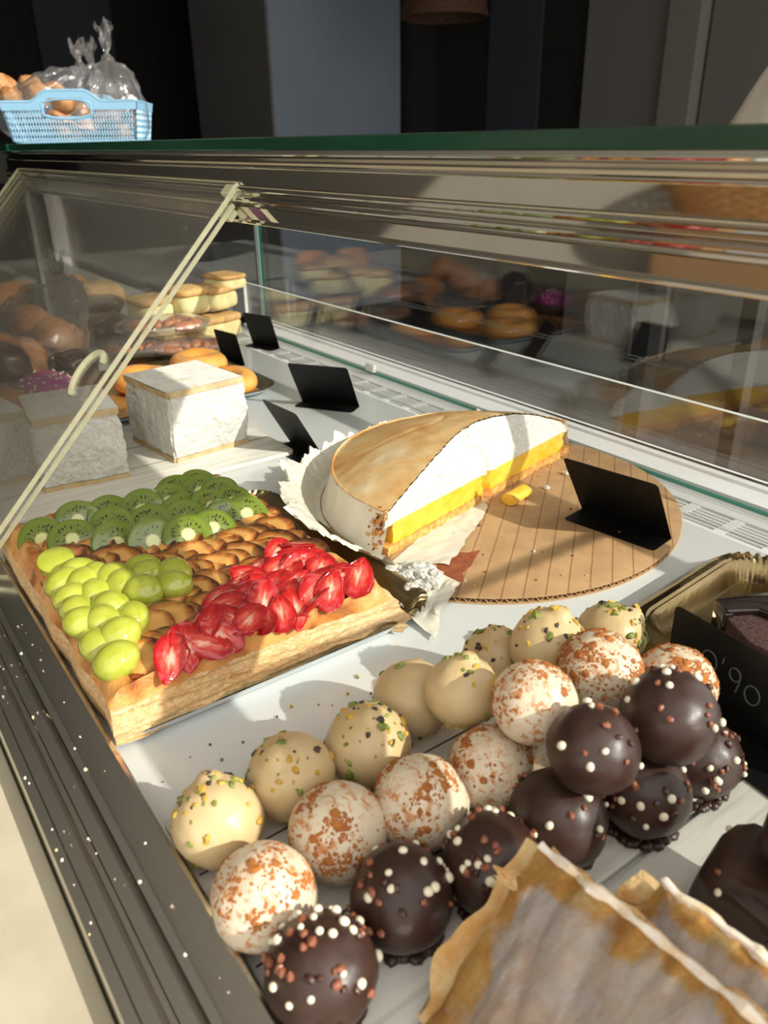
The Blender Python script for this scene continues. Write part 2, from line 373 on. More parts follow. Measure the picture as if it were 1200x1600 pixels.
# wicker pendant lamp far back
L = wthing('pendant_lamp', (-4.30, 3.6, 1.0), 'brown wicker dome pendant lamp hanging before the dark back wall', 'lamp')
mb = MB(); mb.lathe([(.02, .30), (.10, .28), (.19, .2), (.25, .09), (.27, 0), (.262, 0), (.24, .09), (.18, .19), (.09, .27), (.02, .285)], 32, (-4.30, 3.6, 1.0))
mb.build('lamp_shade', M['darkwicker'], L)
MB().tube([(-4.30, 3.6, 1.28), (-4.30, 3.6, 1.9)], .006).build('cord', M['black'], L)

# brown board and straw basket on the staff side wall (mirrored by the steel header)
CB = wthing('cabinet', (-1.0, -1.5, FZ), 'brown cabinet on the staff side, mirrored in the right end of the steel header', 'cabinet')
MB().box(-1.46, -.45, -1.58, -1.40, FZ, .112).build('carcass', M['brownboard'], CB, smooth=False)
MB().box(-1.47, -.44, -1.59, -1.39, .112, .130).build('cabinet_top', M['brownboard'], CB, smooth=False)
mb = MB(); bcx, bcy = -1.17, -1.30
WBs = wthing('wicker_basket', (bcx, -1.48, .132), 'round woven straw basket on the brown cabinet, mirrored in the steel header', 'basket')
def wb(u, v): 
    a = 2 * pi * u; r = .27 + .13 * v; return Vector((bcx + r * math.cos(a), -1.48 + r * .26 * math.sin(a), .1365 + .13 * v))
mb = MB()
for i in range(64):
    mb.tube([wb(i / 64 + .004 * math.sin(j * pi), j / 8) for j in range(9)], .0035, 5)
for j in range(13):
    mb.tube([wb(i / 96, j / 12) + Vector((0, .003 * (1 if (i // 2 + j) % 2 else -1), 0)) for i in range(97)], .0042, 5)
mb.build('weave', M['wicker'], WBs); MB().tube([wb(i / 64, 1.0) for i in range(65)], .009, 8).build('rim', M['wicker'], WBs)
MB().lathe([(0, .0), (.26, .0), (.26, .006), (0, .006)], 40, (bcx, -1.48, .133), fn=lambda p, a: Vector((p.x, p.y * .26, p.z))).build('basket_floor', M['wicker'], WBs)

# side table with a paper bag in the back of the shop
T = wthing('side_table', (-.75, 1.6, FZ), 'dark side table standing behind the display case', 'table')
MB().box(-1.05, -.45, 1.35, 1.85, .18, .21).build('tabletop', M['wall_black'], T)
for sx in (-1.0, -.5):
    for sy in (1.4, 1.8): MB().box(sx - .02, sx + .02, sy - .02, sy + .02, FZ, .18).build('leg', M['wall_black'], T)
mb = MB()
def bagf(u, v):
    a = u * 2 * pi; z = .21 + v * .27; r = .17 * (1 - .75 * v ** 1.6) + .004 * math.sin(9 * a + v * 6)
    return (-.84 + r * math.cos(a), 1.55 + .8 * r * math.sin(a), z)
mb.grid(bagf, 40, 10, closeu=True); mb.add([bagf(i / 40, 1) for i in range(40)], [tuple(range(40))]); mb.add([bagf(i / 40, 0) for i in range(40)], [tuple(range(40))])
tag(mb.build('paper_bag', M['bag']), 'cream paper bag on the side table at the right edge, above the green shelf', 'bag')

# ------------------------------------------------------------------ staff worktop
K = wthing('worktop_counter', (-.5, -.25, FZ), 'cream stone staff worktop in front of the steel sliding track', 'counter')
MB().box(-2.2, 1.0, -.52, .0262, -.05, -.001).build('stone_top', M['granite'], K, bevel=.003)
MB().box(-2.2, 1.0, -.48, .0, FZ, -.05).build('counter_base', M['body'], K)

# ------------------------------------------------------------------ display case
XA, XB = -1.425, 1.0
D = wthing('display_case', (-.4, .4, FZ), 'glass bakery display case with white deck, steel sliding tracks and green edged glass shelf', 'display case')
MB().box(XA, XB, .03, .745, FZ, -.03).build('cabinet_body', M['body'], D)
mb = MB(); mb.box(XA, XB, .0785, .612, -.03, 0)
mb.build('deck_panel', M['deck'], D, bevel=.0008)
# air grille: cross bars and slats over a dark plenum
mb = MB(); mb.box(XA, XB, .612, .668, -.03, -.012).build('grille_recess', M['void'], D)
mb = MB(); y0, y1 = .618, .655
mb.box(XA, XB, .612, y0, -.012, -.001); mb.box(XA, XB, y1, .668, -.012, -.0005)
x = XA
while x < XB: mb.box(x, x + .010, y0, y1, -.010, -.001); x += .047
ns = 6; ps = (y1 - y0) / ns
for i in range(1, ns): mb.box(XA, XB, y0 + i * ps - ps * .28, y0 + i * ps + ps * .28, -.010, -.0012)
mb.build('air_grille', M['grille'], D, smooth=False)
mb = MB(); mb.strip([(.668, -.01), (.668, -.0035), (.671, -.0005), (.673, -.0005), (.6745, -.0035), (.677, -.0035), (.678, -.0002), (.682, -.0002), (.682, -.01)], XA, XB)
mb.strip([(.689, -.01), (.689, .004), (.72, .004), (.7215, .007), (.742, .007), (.743, .0), (.743, -.03)], XA, XB)
mb.build('front_sill', M['grille'], D, ang=25)
# lower track, a steel profile with two grooves
pr = [(.0265, -.05), (.0265, .011), (.0275, .0128), (.0325, .0128), (.0335, .011), (.0342, .005), (.0405, .005), (.0412, .0125), (.042, .0138),
      (.0445, .0138), (.0453, .0125), (.046, .005), (.0528, .005), (.0535, .0125), (.0545, .0148), (.0585, .0148), (.060, .0155), (.070, .0175), (.0735, .0183), (.0755, .0177), (.0768, .016), (.0775, .0), (.0775, -.03)]
MB().strip(pr, XA, XB).build('lower_track', M['track'], D, ang=25)
# upper header with two half-round runners
yh = .310
def arc(zc, r, k=7): return [(yh - r * math.sin(pi * i / k), zc + r * math.cos(pi * i / k)) for i in range(k + 1)]
pr = [(yh + .004, .3195), (yh + .003, .3182), (yh - .001, .3178), (yh - .002, .3168), (yh - .0015, .3160), (yh + .002, .3150), (yh + .0042, .3125), (yh + .002, .3096), (yh - .0005, .3088), (yh - .0012, .3080), (yh - .0003, .3072), (yh + .0012, .3066), (yh + .0012, .2945)]
pr += arc(.2915, .0026) + [(yh + .004, .2886), (yh + .004, .2868)] + arc(.2838, .0028) + [(yh + .003, .2806), (yh + .0025, .2785), (yh + .0012, .2778), (yh + .0012, .2690), (yh, .2684), (yh - .0025, .2676), (yh - .0028, .2664), (yh - .001, .2655), (yh + .003, .2655), (yh + .022, .2655), (yh + .022, .3195)]
MB().strip(pr, XA, XB).build('upper_header', M['steel'], D, ang=25)
# glass shelf on top (two panes meeting at x = .103)
def shelf(x0, x1, parent):
    mb = MB(); z0, z1 = .3198, .3290
    mb.box(x0, x1, yh, .745, z0, z1)
    mb.mi[-6:] = [0, 0, 1, 1, 1, 1]
    return mb.build('glass_shelf', [M['shelfglass'], M['green']], parent, smooth=False, bevel=.0008, segs=1)
shelf(-1.385, .100, D); shelf(.106, XB, D)
MB().box(XA, XB, .726, .748, .306, .3196).build('front_frame', M['steel'], D, bevel=.001)
# customer glass and low guard
mb = MB(); mb.box(XA, XB, .731, .738, .007, .306); mb.mi[-6:] = [1, 1, 0, 1, 0, 1]
mb.build('front_glass', [M['glass'], M['tealedge']], D, smooth=False)
mb = MB(); mb.box(-1.396, XB, .6825, .6885, -.004, .0875); mb.mi[-6:] = [1, 2, 0, 2, 0, 2]
mb.build('low_glass_guard', [M['glass'], M['tealedge'], M['whiteedge']], D, smooth=False)
MB().box(-1.396, XB, .6815, .6823, .0, .0035).build('guard_seal', M['tealedge'], D, smooth=False)
# cross partition and rear corner post
mb = MB(); mb.prism([(.10, 0), (.672, 0), (.672, .086), (.585, .118), (.34, .165), (.10, .075)], -1.428, -1.422, 'x')
k = len(mb.mi); mb.mi = [2] * (k - 2) + [0, 0]
mb.build('side_partition', [M['glass'], M['tealedge'], M['tealedge']], D, smooth=False)
MB().box(-1.421, -1.415, .725, .731, .0, .306).build('corner_post', M['postdark'], D)
MB().box(-1.420, -1.400, .323, .330, .0, .2655).build('rear_post', M['postgrey'], D)
# small clips on the guard
for cx in (-.985,):
    MB().box(cx, cx + .022, .676, .682, .004, .016).build('guard_clip', M['whiteedge'], D, bevel=.001)
# sliding panes
sl = Vector((0, .69, .724)); nn = Vector((0, .724, -.69))
def pane(p0, x0, x1, length, knob):
    p0 = Vector(p0); t = .0052
    def q(x, s, h): return Vector((x, 0, 0)) + Vector((0, p0.y, p0.z)) + sl * s + nn * h
    mb = MB(); mb.add([q(x, s, h) for h in (0, t) for (x, s) in ((x0, 0), (x1, 0), (x1, length), (x0, length))],
                      [(0, 3, 2, 1), (4, 5, 6, 7), (0, 1, 5, 4), (1, 2, 6, 5), (2, 3, 7, 6), (3, 0, 4, 7)])
    mb.mi[-6:] = [0, 0, 1, 1, 1, 1]
    o = mb.build('sliding_pane', [M['pane'], M['paleedge']], D, smooth=False, bevel=.0006, segs=1)
    for xx in (x1 - .018,):
        b = MB(); b.add([q(xx + dx, length + s, t * .2 + h) for h in (0, .010) for (dx, s) in ((0, -.012), (.016, -.012), (.016, -.002), (0, -.002))],
                        [(0, 3, 2, 1), (4, 5, 6, 7), (0, 1, 5, 4), (1, 2, 6, 5), (2, 3, 7, 6), (3, 0, 4, 7)])
        w = b.build('slide_shoe', M['paleedge'], o, smooth=False, bevel=.001)
    if knob:
        c = q(x1 - .026, .197, -.001); ax = Vector((1, 0, 0)); pts = []
        for i in range(15):
            a = math.radians(50 + 200 * i / 14); pts.append(c + ax * (.019 * math.cos(a)) + sl * (.021 * math.sin(a)))
        MB().tube(pts, .0028, 8).build('finger_pull', M['paleedge'], o)
    return o
pane((0, .0372, .012), -1.355, -.628, .394, True)
pane((0, .0495, .012), -1.345, -.634, .372, False)

# neighbouring case beyond the partition
D2 = wthing('display_case', (-2.1, .4, FZ), 'neighbouring glass bakery case beyond the cross partition, far left', 'display case')
MB().box(-2.8, XA - .008, .03, .745, FZ, -.03).build('cabinet_body', M['body'], D2)
MB().box(-2.8, XA - .008, .0785, .68, -.03, 0).build('deck_panel', M['deck'], D2)
mb = MB(); mb.box(-2.8, -1.40, yh, .80, .3198, .329); mb.mi[-6:] = [0, 0, 1, 1, 1, 1]
mb.build('glass_shelf', [M['shelfglass'], M['green']], D2, smooth=False)
MB().box(-2.8, XA - .008, .345, .375, .2655, .3195).build('upper_header', M['body'], D2)
MB().box(-2.78, -2.75, .69, .74, -.03, .3195).build('rear_post', M['steel'], D2)
MB().box(-2.8, XA - .008, .731, .738, .0, .3195).build('front_glass', M['glass'], D2, smooth=False)

# unseen board on posts, added on the shelf to shade the cake end
U = wthing('shade_board', (.05, .43, .329), 'unseen oak board on two posts above the glass shelf, added to cast shade', 'board')
mb = MB()
op = []
for i in range(48):
    a = 2 * pi * i / 48; ca, sa = math.cos(a), math.sin(a); e = .35
    op.append((-.161 + .259 * math.copysign(abs(ca) ** e, ca), .455 + .115 * math.copysign(abs(sa) ** e, sa)))
mb.prism(op, .47, .486); mb.build('board_top', M['oak'], U)
for yy in (.37, .49): MB().tube([(.05, yy, .329), (.05, yy, .47)], .006, 12).build('post', M['steel'], U)

# blue basket with bags of bread on the neighbouring shelf
bz = .3292; a0 = Vector((-1.93, .428, bz)); a1 = Vector((-1.79, .668, bz)); ux = (a1 - a0).normalized(); uy = Vector((-ux.y, ux.x, 0)); BW = (a1 - a0).length; BD = .20; BH = .086
BK = wthing('basket', tuple((a0 + a1) / 2 + uy * BD / 2), 'pale blue perforated plastic basket full of bagged bread on the shelf', 'basket')
def loop(inset, z):
    pts = []; rr = .022; x0, x1, y0, y1 = inset, BW - inset, inset, BD - inset
    for cx, cy, s in ((x1 - rr, y0 + rr, -.5), (x1 - rr, y1 - rr, 0), (x0 + rr, y1 - rr, .5), (x0 + rr, y0 + rr, 1)):
        for i in range(7):
            a = (s + .5 * i / 6) * pi; pts.append((cx + rr * math.cos(a), cy + rr * math.sin(a)))
    return [a0 + ux * p[0] + uy * p[1] + Vector((0, 0, z)) for p in pts]
def shell(mb, rows):
    k = len(rows[0]); vs = [p for r in rows for p in r]
    return mb.add(vs, [(j * k + i, j * k + (i + 1) % k, (j + 1) * k + (i + 1) % k, (j + 1) * k + i) for j in range(len(rows) - 1) for i in range(k)])
# perforated walls: lattice of slanting strips; front wall has a grip hole
mb = MB()
def wallpt(s, z, side):
    ins = .012 * (1 - z / BH)
    if side == 'f': return a0 + ux * (ins + s * (BW - 2 * ins)) + uy * ins + Vector((0, 0, z))
    if side == 'b': return a0 + ux * (ins + s * (BW - 2 * ins)) + uy * (BD - ins) + Vector((0, 0, z))
    if side == 'l': return a0 + ux * ins + uy * (ins + s * (BD - 2 * ins)) + Vector((0, 0, z))
    return a0 + ux * (BW - ins) + uy * (ins + s * (BD - 2 * ins)) + Vector((0, 0, z))
for side in 'fblr':
    n_ = 44 if side in 'fb' else 30; rows = 10; zl, zh = .006, .064
    for i in range(n_):
        for j in range(rows):
            s0 = .02 + .96 * i / n_; ds = .96 / n_; z0 = zl + (zh - zl) * j / rows; dz = (zh - zl) / rows
            if side in 'fb' and .30 < s0 + ds / 2 < .66 and z0 + dz > .050: continue
            sg = 1 if j % 2 else -1
            o_ = .5 * ds * (1 + sg) * .5
            mb.tube([wallpt(s0 + (0 if sg > 0 else ds * .62), z0, side), wallpt(s0 + (ds * .62 if sg > 0 else 0), z0 + dz, side)], .00105, 4, False)
    for j in range(rows + 1):
        z = zl + (zh - zl) * j / rows
        if side in 'fb' and z > .050:
            mb.tube([wallpt(0.01, z, side), wallpt(.30, z, side)], .0006, 4, False); mb.tube([wallpt(.66, z, side), wallpt(.99, z, side)], .0006, 4, False)
        else: mb.tube([wallpt(.01, z, side), wallpt(.99, z, side)], .0006, 4, False)
mb.build('lattice_wall', M['blue'], BK, smooth=False)
mb = MB(); shell(mb, [loop(.012, 0), loop(.010, .007), loop(.0125, .007), loop(.0145, .002), loop(.03, .002)]); k_ = loop(.03, .002); mb.add(k_, [tuple(range(len(k_)))])
mb.build('base', M['blue'], BK)
# rim with raised grip on the front, hole under it
mb = MB()
def rimtop(s): return BH * .93 + (.020 * smooth01(.22, .36, s) * (1 - smooth01(.62, .76, s)))
for side in 'fblr':
    def rf(u, v, side=side):
        zt = rimtop(u) if side in 'fb' else BH * .93
        zb = .064 + (.022 * smooth01(.30, .36, u) * (1 - smooth01(.60, .66, u)) if side in 'fb' else 0)
        zz = zb + (zt - zb) * min(1, v * 1.0); p = wallpt(u, zz, side); return p
    for off in (-.0015, .0015):
        d = {'f': uy, 'b': uy, 'l': ux, 'r': ux}[side] * off
        mb.grid(lambda u, v: rf(u, v) + d, 60, 4)
    mb.tube([rf(i / 40, 1) for i in range(41)], .0026, 6)
for side in 'fb':
    pts = [wallpt(.48 + .18 * (1 if abs(math.cos(a)) > .8 else abs(math.cos(a)) / .8) * (1 if math.cos(a) > 0 else -1), .066 + .018 * math.sin(a), side) for a in [2 * pi * i / 40 for i in range(41)]]
    mb.tube(pts, .0024, 6)
    mb.grid(lambda u, v: wallpt(.31 + .34 * u, .046 + .006 * v, side), 20, 3)
mb.build('rim', M['blue'], BK, ang=60)

def filmbag(name, c, r, neck, label, cat='bag', group=None, tuft=.05, seed=0, ribs=11):
    c = Vector(c); neck = Vector(neck); mb = MB()
    def f(u, v):
        a = 2 * pi * u
        if v < .62:
            t = v / .62; z = -math.cos(pi * t * .86); rr = math.sin(pi * (.04 + .88 * t)) ** .6
            p = Vector((r[0] * rr * math.cos(a), r[1] * rr * math.sin(a), r[2] * z))
            p = c + p + (neck - c - Vector((0, 0, r[2] * .9))) * smooth01(.55, 1, t) * .8
            w = smooth01(.2, 1, t)
        elif v < .78:
            t = (v - .62) / .16; top = neck; rr = .012 * (1 - t) + .006
            p = top + Vector((rr * math.cos(a), rr * math.sin(a), (t - .5) * .018)); w = .3
        else:
            t = (v - .78) / .22; rr = .006 + .026 * t
            p = neck + Vector((rr * math.cos(a) * 1.0, rr * .45 * math.sin(a), .009 + tuft * t + .008 * math.sin(3 * a + seed) * t)); w = 1
        return p + Vector((nz(p, 60, seed), nz(p, 60, seed + 5), nz(p, 60, seed + 9))) * .006 * (w + .4) + (p - c).normalized() * .0035 * w * math.sin(ribs * a + 6 * v)
    mb.grid(f, 44, 34, closeu=True)
    return tag(mb.build(name, M['film'], ang=180), label, cat, group)
def lump(name, c, r, m, label=None, cat=None, group=None, seed=0, amp=.2, rot=None, parent=None, freq=1.6, nu=20, nv=14):
    mb = MB(); q = Quaternion(Vector(rot[0]), rot[1]) if rot else None
    def fn(d, p):
        p = p * (1 + amp * nz(d, freq, seed) + amp * .4 * nz(d, freq * 3, seed + 3))
        return q @ p if q else p
    mb.ball(c, r, nu, nv, fn); o = mb.build(name, m, parent, ang=180)
    if label: tag(o, label, cat, group)
    return o
def bpos(s, d, z): return a0 + ux * (s * BW) + uy * d + Vector((0, 0, z))
where = ['in the left bag', 'in the middle bag', 'in the right bag']
k = 0
for bi, (cs, cd, cz, items) in enumerate(((.14, .09, .075, [(-.03, -.03, .045), (.03, -.035, .05), (0, .02, .07), (.05, .02, .055), (-.05, .0, .07), (.075, -.02, .035)]),
                                   (.46, .11, .06, [(-.03, -.04, .02), (.03, -.03, .0), (0, .03, .03), (-.01, -.05, -.01)]),
                                   (.80, .10, .06, [(-.03, -.01, .02), (.03, -.02, .025), (.0, .03, .02), (.0, -.05, .0)]))):
    for j, (dx, dy, dz) in enumerate(items):
        p = bpos(cs, cd, cz - .03 + dz) + ux * dx + uy * dy
        lump('bread_piece', p, (.030, .024, .021), M['bread'], 'brown crusty bread piece ' + where[bi] + ' of the blue basket', 'bread', 'bread pieces ' + where[bi], seed=k, rot=((R.random(), R.random(), R.random()), R.random() * 3)); k += 1
filmbag('bread_bag', bpos(.10, .09, .075), (.085, .07, .062), bpos(.52, .13, .155), 'clear plastic bag of bread slumped over the left of the basket', tuft=.035, seed=1)
filmbag('bread_bag', bpos(.46, .12, .06), (.05, .05, .05), bpos(.60, .14, .150), 'clear plastic bag tied behind the basket handle, middle one', tuft=.04, seed=2)
filmbag('bread_bag', bpos(.80, .10, .055), (.062, .06, .055), bpos(.755, .11, .165), 'clear plastic bag with upright tied neck at the right of the basket', tuft=.055, seed=3)
# ------------------------------------------------------------------ trays
def plank_tray(name, x0, x1, y0, y1, seams, label, z=.005):
    o = wthing(name, ((x0 + x1) / 2, (y0 + y1) / 2, 0), label, 'tray')
    r = .007; pts = []
    for cx, cy, s in ((x1 - r, y0 + r, -.5), (x1 - r, y1 - r, 0), (x0 + r, y1 - r, .5), (x0 + r, y0 + r, 1)):
        for i in range(6): a = (s + .5 * i / 5) * pi; pts.append((cx + r * math.cos(a), cy + r * math.sin(a)))
    MB().prism(pts, .0, z).build('board', M['wood'], o, ang=50, bevel=.0008)
    mb = MB()
    for sx in seams: mb.box(sx - .0006, sx + .0006, y0 + .002, y1 - .002, z - .001, z + .00015)
    mb.build('plank_groove', M['seam'], o, smooth=False)
    return o
plank_tray('serving_tray', -.3154, -.1535, .080, .366, (-.2713, -.213), 'whitewashed plank tray carrying the truffles')
plank_tray('serving_tray', -.1505, .03, .080, .366, (-.094, -.03), 'whitewashed plank tray under the sugared pastries, lower right')
plank_tray('serving_tray', -.935, -.7456, .080, .412, (-.807, -.87), 'whitewashed plank tray under the meringue blocks')

def foil_tray(name, x0, x1, y0, y1, prof, w, label, flute=.0016, rc=.018, floor='gold', mats=('gold', 'goldbase')):
    # prof: (fraction of rim width, height); w = rim widths (x-, x+, y-, y+) outside the inner rectangle
    o = wthing(name, ((x0 + x1) / 2, (y0 + y1) / 2, 0), label, 'tray')
    pts = []
    for cx, cy, s in ((x1 - rc, y0 + rc, -.5), (x1 - rc, y1 - rc, 0), (x0 + rc, y1 - rc, .5), (x0 + rc, y0 + rc, 1)):
        for i in range(37):
            a = (s + .5 * i / 36) * pi; pts.append((cx + rc * math.cos(a), cy + rc * math.sin(a), math.cos(a), math.sin(a), math.sin(2 * a) ** 2, i))
    def row(f, z):
        out = []
        for x, y, dx, dy, c, i in pts:
            fl = flute * c * f * (1 if i % 4 < 2 else -1) * (0 if (flute > .003 and dy < 0) else 1)
            out.append(Vector((x + dx * f * (w[1] if dx > 0 else w[0]) , y + dy * f * (w[3] if dy > 0 else w[2]), z + fl)))
        return out
    mb = MB(); rows = [row(f, z) for f, z in prof] ; shell(mb, rows); mb.build('rim', M[mats[0]], o, ang=50)
    mb = MB(); r0 = row(0, prof[0][1]); mb.add(r0, [tuple(range(len(r0)))]); mb.build('tray_floor', M[mats[1]], o)
    mb = MB(); rb = [p - Vector((0, 0, .0012)) for p in row(1, prof[-1][1])]; r1 = [Vector((p.x, p.y, .0005)) for p in row(.0, 0)]; shell(mb, [rb, r1]); mb.build('underside', M['whiteback'], o)
    return o
foil_tray('foil_tray', -.652, -.388, .084, .298, [(0, .0032), (.15, .0036), (.3, .0075), (.8, .0135), (1, .012)], (.008, .0085, .002, .030), 'gold card tray under the fruit tart', .0022)
ft = foil_tray('foil_tray', -.268, -.05, .425, .563, [(0, .003), (.06, .0036), (.18, .0175), (.26, .0205), (.34, .0185), (.40, .0200), (.62, .0165), (.66, .0172), (.95, .0085), (1, .0065)], (.034, .03, .024, .038), 'bronze foil tray with fluted corner at the right edge, holding a cake slice', .0034, .02, mats=('gold', 'gold')); ft.rotation_euler = (0, 0, .08)
foil_tray('foil_tray', -1.19, -.985, .255, .50, [(0, .003), (.3, .004), (.6, .011), (1, .013)], (.02, .022, .02, .022), 'gold tray with white underside beneath the doughnuts', .001)

# ------------------------------------------------------------------ fruit tart
TX0, TX1, TY0, TY1 = -.655, -.3835, .0805, .2815
TR = wthing('fruit_tart', ((TX0 + TX1) / 2, (TY0 + TY1) / 2, .003), 'large rectangular puff pastry fruit tart with kiwi, grapes, strawberries and apple', 'tart')
def tart_z(x, y):
    d0 = min(x - TX0, 9); d1 = TX1 - x; e0 = y - TY0; e1 = TY1 - y
    d = min(d0, e0, e1, d1 * 2.6)
    rim = math.exp(-((d - .0105) / .0085) ** 2) * .0095
    edge = -.006 * (1 - smooth01(0, .007, d))
    rim *= (1 + .45 * nz((x, y, 0), 32, 2))
    return .0365 + rim + edge + .0022 * nz((x, y, 0), 55, 4) + (.0030 * nz((x, y, 1), 95, 6) if d < .012 else 0) + .004 * nz((x, y, .3), 14, 1) * (1 if d < .02 else .3)
mb = MB(); nu, nv = 92, 76
wob = lambda x, y: (.0022 * nz((x, y, 0), 30, 8))
def topf(u, v):
    x = TX0 + (TX1 - TX0) * u; y = TY0 + (TY1 - TY0) * v
    return Vector((x + (wob(x, y) if u in (0, 1) else 0), y + (wob(x, y) if v in (0, 1) else 0), tart_z(x, y)))
mb.grid(topf, nu, nv)
for i in range(len(mb.f)):
    c = sum((mb.v[j] for j in mb.f[i]), Vector()) / 4
    d = min(c.x - TX0, (TX1 - c.x) * 2.3, c.y - TY0, TY1 - c.y)
    mb.mi[i] = 1 if d + .005 * nz(c, 60, 3) > .019 else 0
per = [(u / (nu - 1), 0) for u in range(nu)] + [(1, v / (nv - 1)) for v in range(1, nv)] + [(u / (nu - 1), 1) for u in range(nu - 2, -1, -1)] + [(0, v / (nv - 1)) for v in range(nv - 2, 0, -1)]
rows = []
for j in range(23):
    t = j / 22; r = []
    for (u, v) in per:
        p = topf(u, v); ox = (-1 if u == 0 else 1 if u == 1 else 0); oy = (-1 if v == 0 else 1 if v == 1 else 0)
        z = .0036 + (p.z - .0036) * (1 - t)
        q = .0034 * mn.noise(Vector((p.x * 34, p.y * 34, z * 420))) + .0016 * mn.noise(Vector((p.x * 90, p.y * 90, z * 500))) + .003 * mn.noise(Vector((p.x * 12 + 4, p.y * 12, z * 120))) + .003 * math.sin(pi * min(1, t * 1.1)) * (1 if j else 0) - .0035 * smooth01(.8, 1, t) + (.009 * t * (1 if oy > 0 else 0))
        if j == 0: q = 0
        r.append(p + Vector((ox * q, oy * q * (.4 if oy < 0 else 1), z - p.z)))
    rows.append(r)
mb.mat(2); shell(mb, rows)
# glaze run along the front rim
m2 = MB(); m2.tube([Vector((TX1 - .010 + .003 * nz((i, 0, 0), .3, 2), .098 + .0042 * i, tart_z(TX1 - .010, .098 + .0042 * i) + .0022)) for i in range(40)], [max(.0006, .0022 + .0022 * nz((i, 5, 0), .35, 3)) for i in range(40)], 7)
m2.build('glaze_run', M['glaze'], TR)
mb.build('pastry_base', [M['crusttop'], M['filling'], M['flaky']], TR, ang=60)
def part(name, mesh, mat_, p, rot, parent, scale=1):
    o = bpy.data.objects.new(name, mesh); C.objects.link(o); o.parent = parent
    o.location = Vector(p) - Vector(parent['_loc']) if '_loc' in parent else p
    o.rotation_mode = 'QUATERNION'; o.rotation_quaternion = rot; o.scale = (scale,) * 3 if isinstance(scale, (int, float)) else scale
    return o
def protomesh(mb, name, m, **k):
    o = mb.build(name, m, **k); me = o.data; bpy.data.objects.remove(o); return me
def face(nrm, spin=0):
    return Vector(nrm).normalized().to_track_quat('Z', 'Y') @ Quaternion((0, 0, 1), spin)
# apple slices, shingled rows
apm = []
for s in range(3):
    mb = MB(); r0 = .0188 + .0008 * s; pts = [(r0 * math.cos(a), r0 * math.sin(a) * (.82 + .05 * s) + .0006 * math.sin(5 * a + s)) for a in [2 * pi * i / 36 for i in range(36)]]
    def ap(u, v):
        a = 2 * pi * u; p = pts[int(round(u * 36)) % 36]; k = (1, .93, 0)[int(round(v * 2))]
        z = (0, .0009, .0011)[int(round(v * 2))] + .0014 * ((p[0] * k) / r0) ** 2 + .0008 * math.sin(3 * p[1] * k / r0 + s)
        return (p[0] * k, p[1] * k, z)
    mb.grid(ap, 36, 3, closeu=True); mb.grid(lambda u, v: Vector(ap(u, v)) - Vector((0, 0, .0014 * (1 if v < .9 else 1.3))), 36, 3, closeu=True)
    apm.append(protomesh(mb, 'apple_slice', M['apple']))
k = 0
xx = -.588
while xx < -.398:
    yy = .106
    while yy < .262:
        x = xx + R.uniform(-.003, .003); y = yy + R.uniform(-.003, .003)
        inst = (yy < .118 and -.53 < xx < -.43) or (xx > -.445 and .185 < yy < .245)
        if not inst:
            t = math.radians(R.uniform(11, 17))
            nrm = (.16 + R.uniform(-.1, .1), -math.sin(t), 1)
            part('apple_slice', apm[k % 3], None, (x, y, .0405 + R.uniform(0, .002)), face(nrm, R.uniform(-.6, .6)), TR, R.uniform(.85, 1.1)); k += 1
        yy += .0100
    xx += .0255
# kiwi
kms = []
for s in range(2):
    mb = MB(); mb.lathe([(0, .0026), (.0165, .0026), (.0188, .0018), (.0198, 0), (.0190, -.002), (0, -.0026)], 40, fn=lambda p, a: Vector((p.x * (1.0 + .03 * s), p.y * (.94 + .03 * math.sin(2 * a)), p.z)))
    kms.append(protomesh(mb, 'kiwi_slice', M['kiwi']))
kw = [(-.612, .103), (-.593, .121), (-.626, .135), (-.594, .153), (-.568, .147), (-.622, .16), (-.615, .185), (-.582, .178), (-.552, .17), (-.618, .21), (-.589, .212), (-.572, .205), (-.545, .196), (-.640, .245), (-.622, .241), (-.603, .25), (-.556, .236), (-.546, .218), (-.552, .251), (-.582, .253), (-.637, .224), (-.584, .234)]
kw.sort()
for i, (x, y) in enumerate(kw):
    t = math.radians(R.uniform(36, 50)); a = R.uniform(-.6, .2)
    x = max(x, -.632); y = min(max(y, .103), .258)
    part('kiwi_slice', kms[i % 2], None, (x + .0075, y, .0450 + R.uniform(-.001, .0015)), face((math.sin(t) * math.cos(a), math.sin(t) * math.sin(a), math.cos(t)), R.uniform(0, 6)), TR, R.uniform(.93, 1.08))
# grapes
mb = MB(); mb.ball((0, 0, 0), (.0152, .0128, .0112), 24, 14); gm = protomesh(mb, 'grape_half', M['grape'])
for x, y in [(-.524, .108), (-.516, .096), (-.490, .108), (-.507, .106), (-.494, .094), (-.477, .092), (-.466, .111), (-.447, .119), (-.455, .091), (-.450, .101), (-.427, .103), (-.428, .091), (-.405, .094), (-.504, .124), (-.510, .116), (-.489, .128), (-.472, .136), (-.502, .147), (-.492, .145), (-.483, .162), (-.467, .156)]:
    part('grape_half', gm, None, (x, y, .0475 + R.uniform(-.001, .003)), face((R.uniform(-.3, .3), R.uniform(-.3, .3), 1), R.uniform(0, 3)), TR, R.uniform(.88, 1.04))
mb = MB(); mb.lathe([(0, .004), (.0105, .004), (.0128, .003), (.0122, -.006), (.007, -.011), (0, -.012)], 24); gc = protomesh(mb, 'grape_half', M['grape'])
part('grape_half', gc, None, (-.548, .099, .0505), face((.35, -.1, 1)), TR)
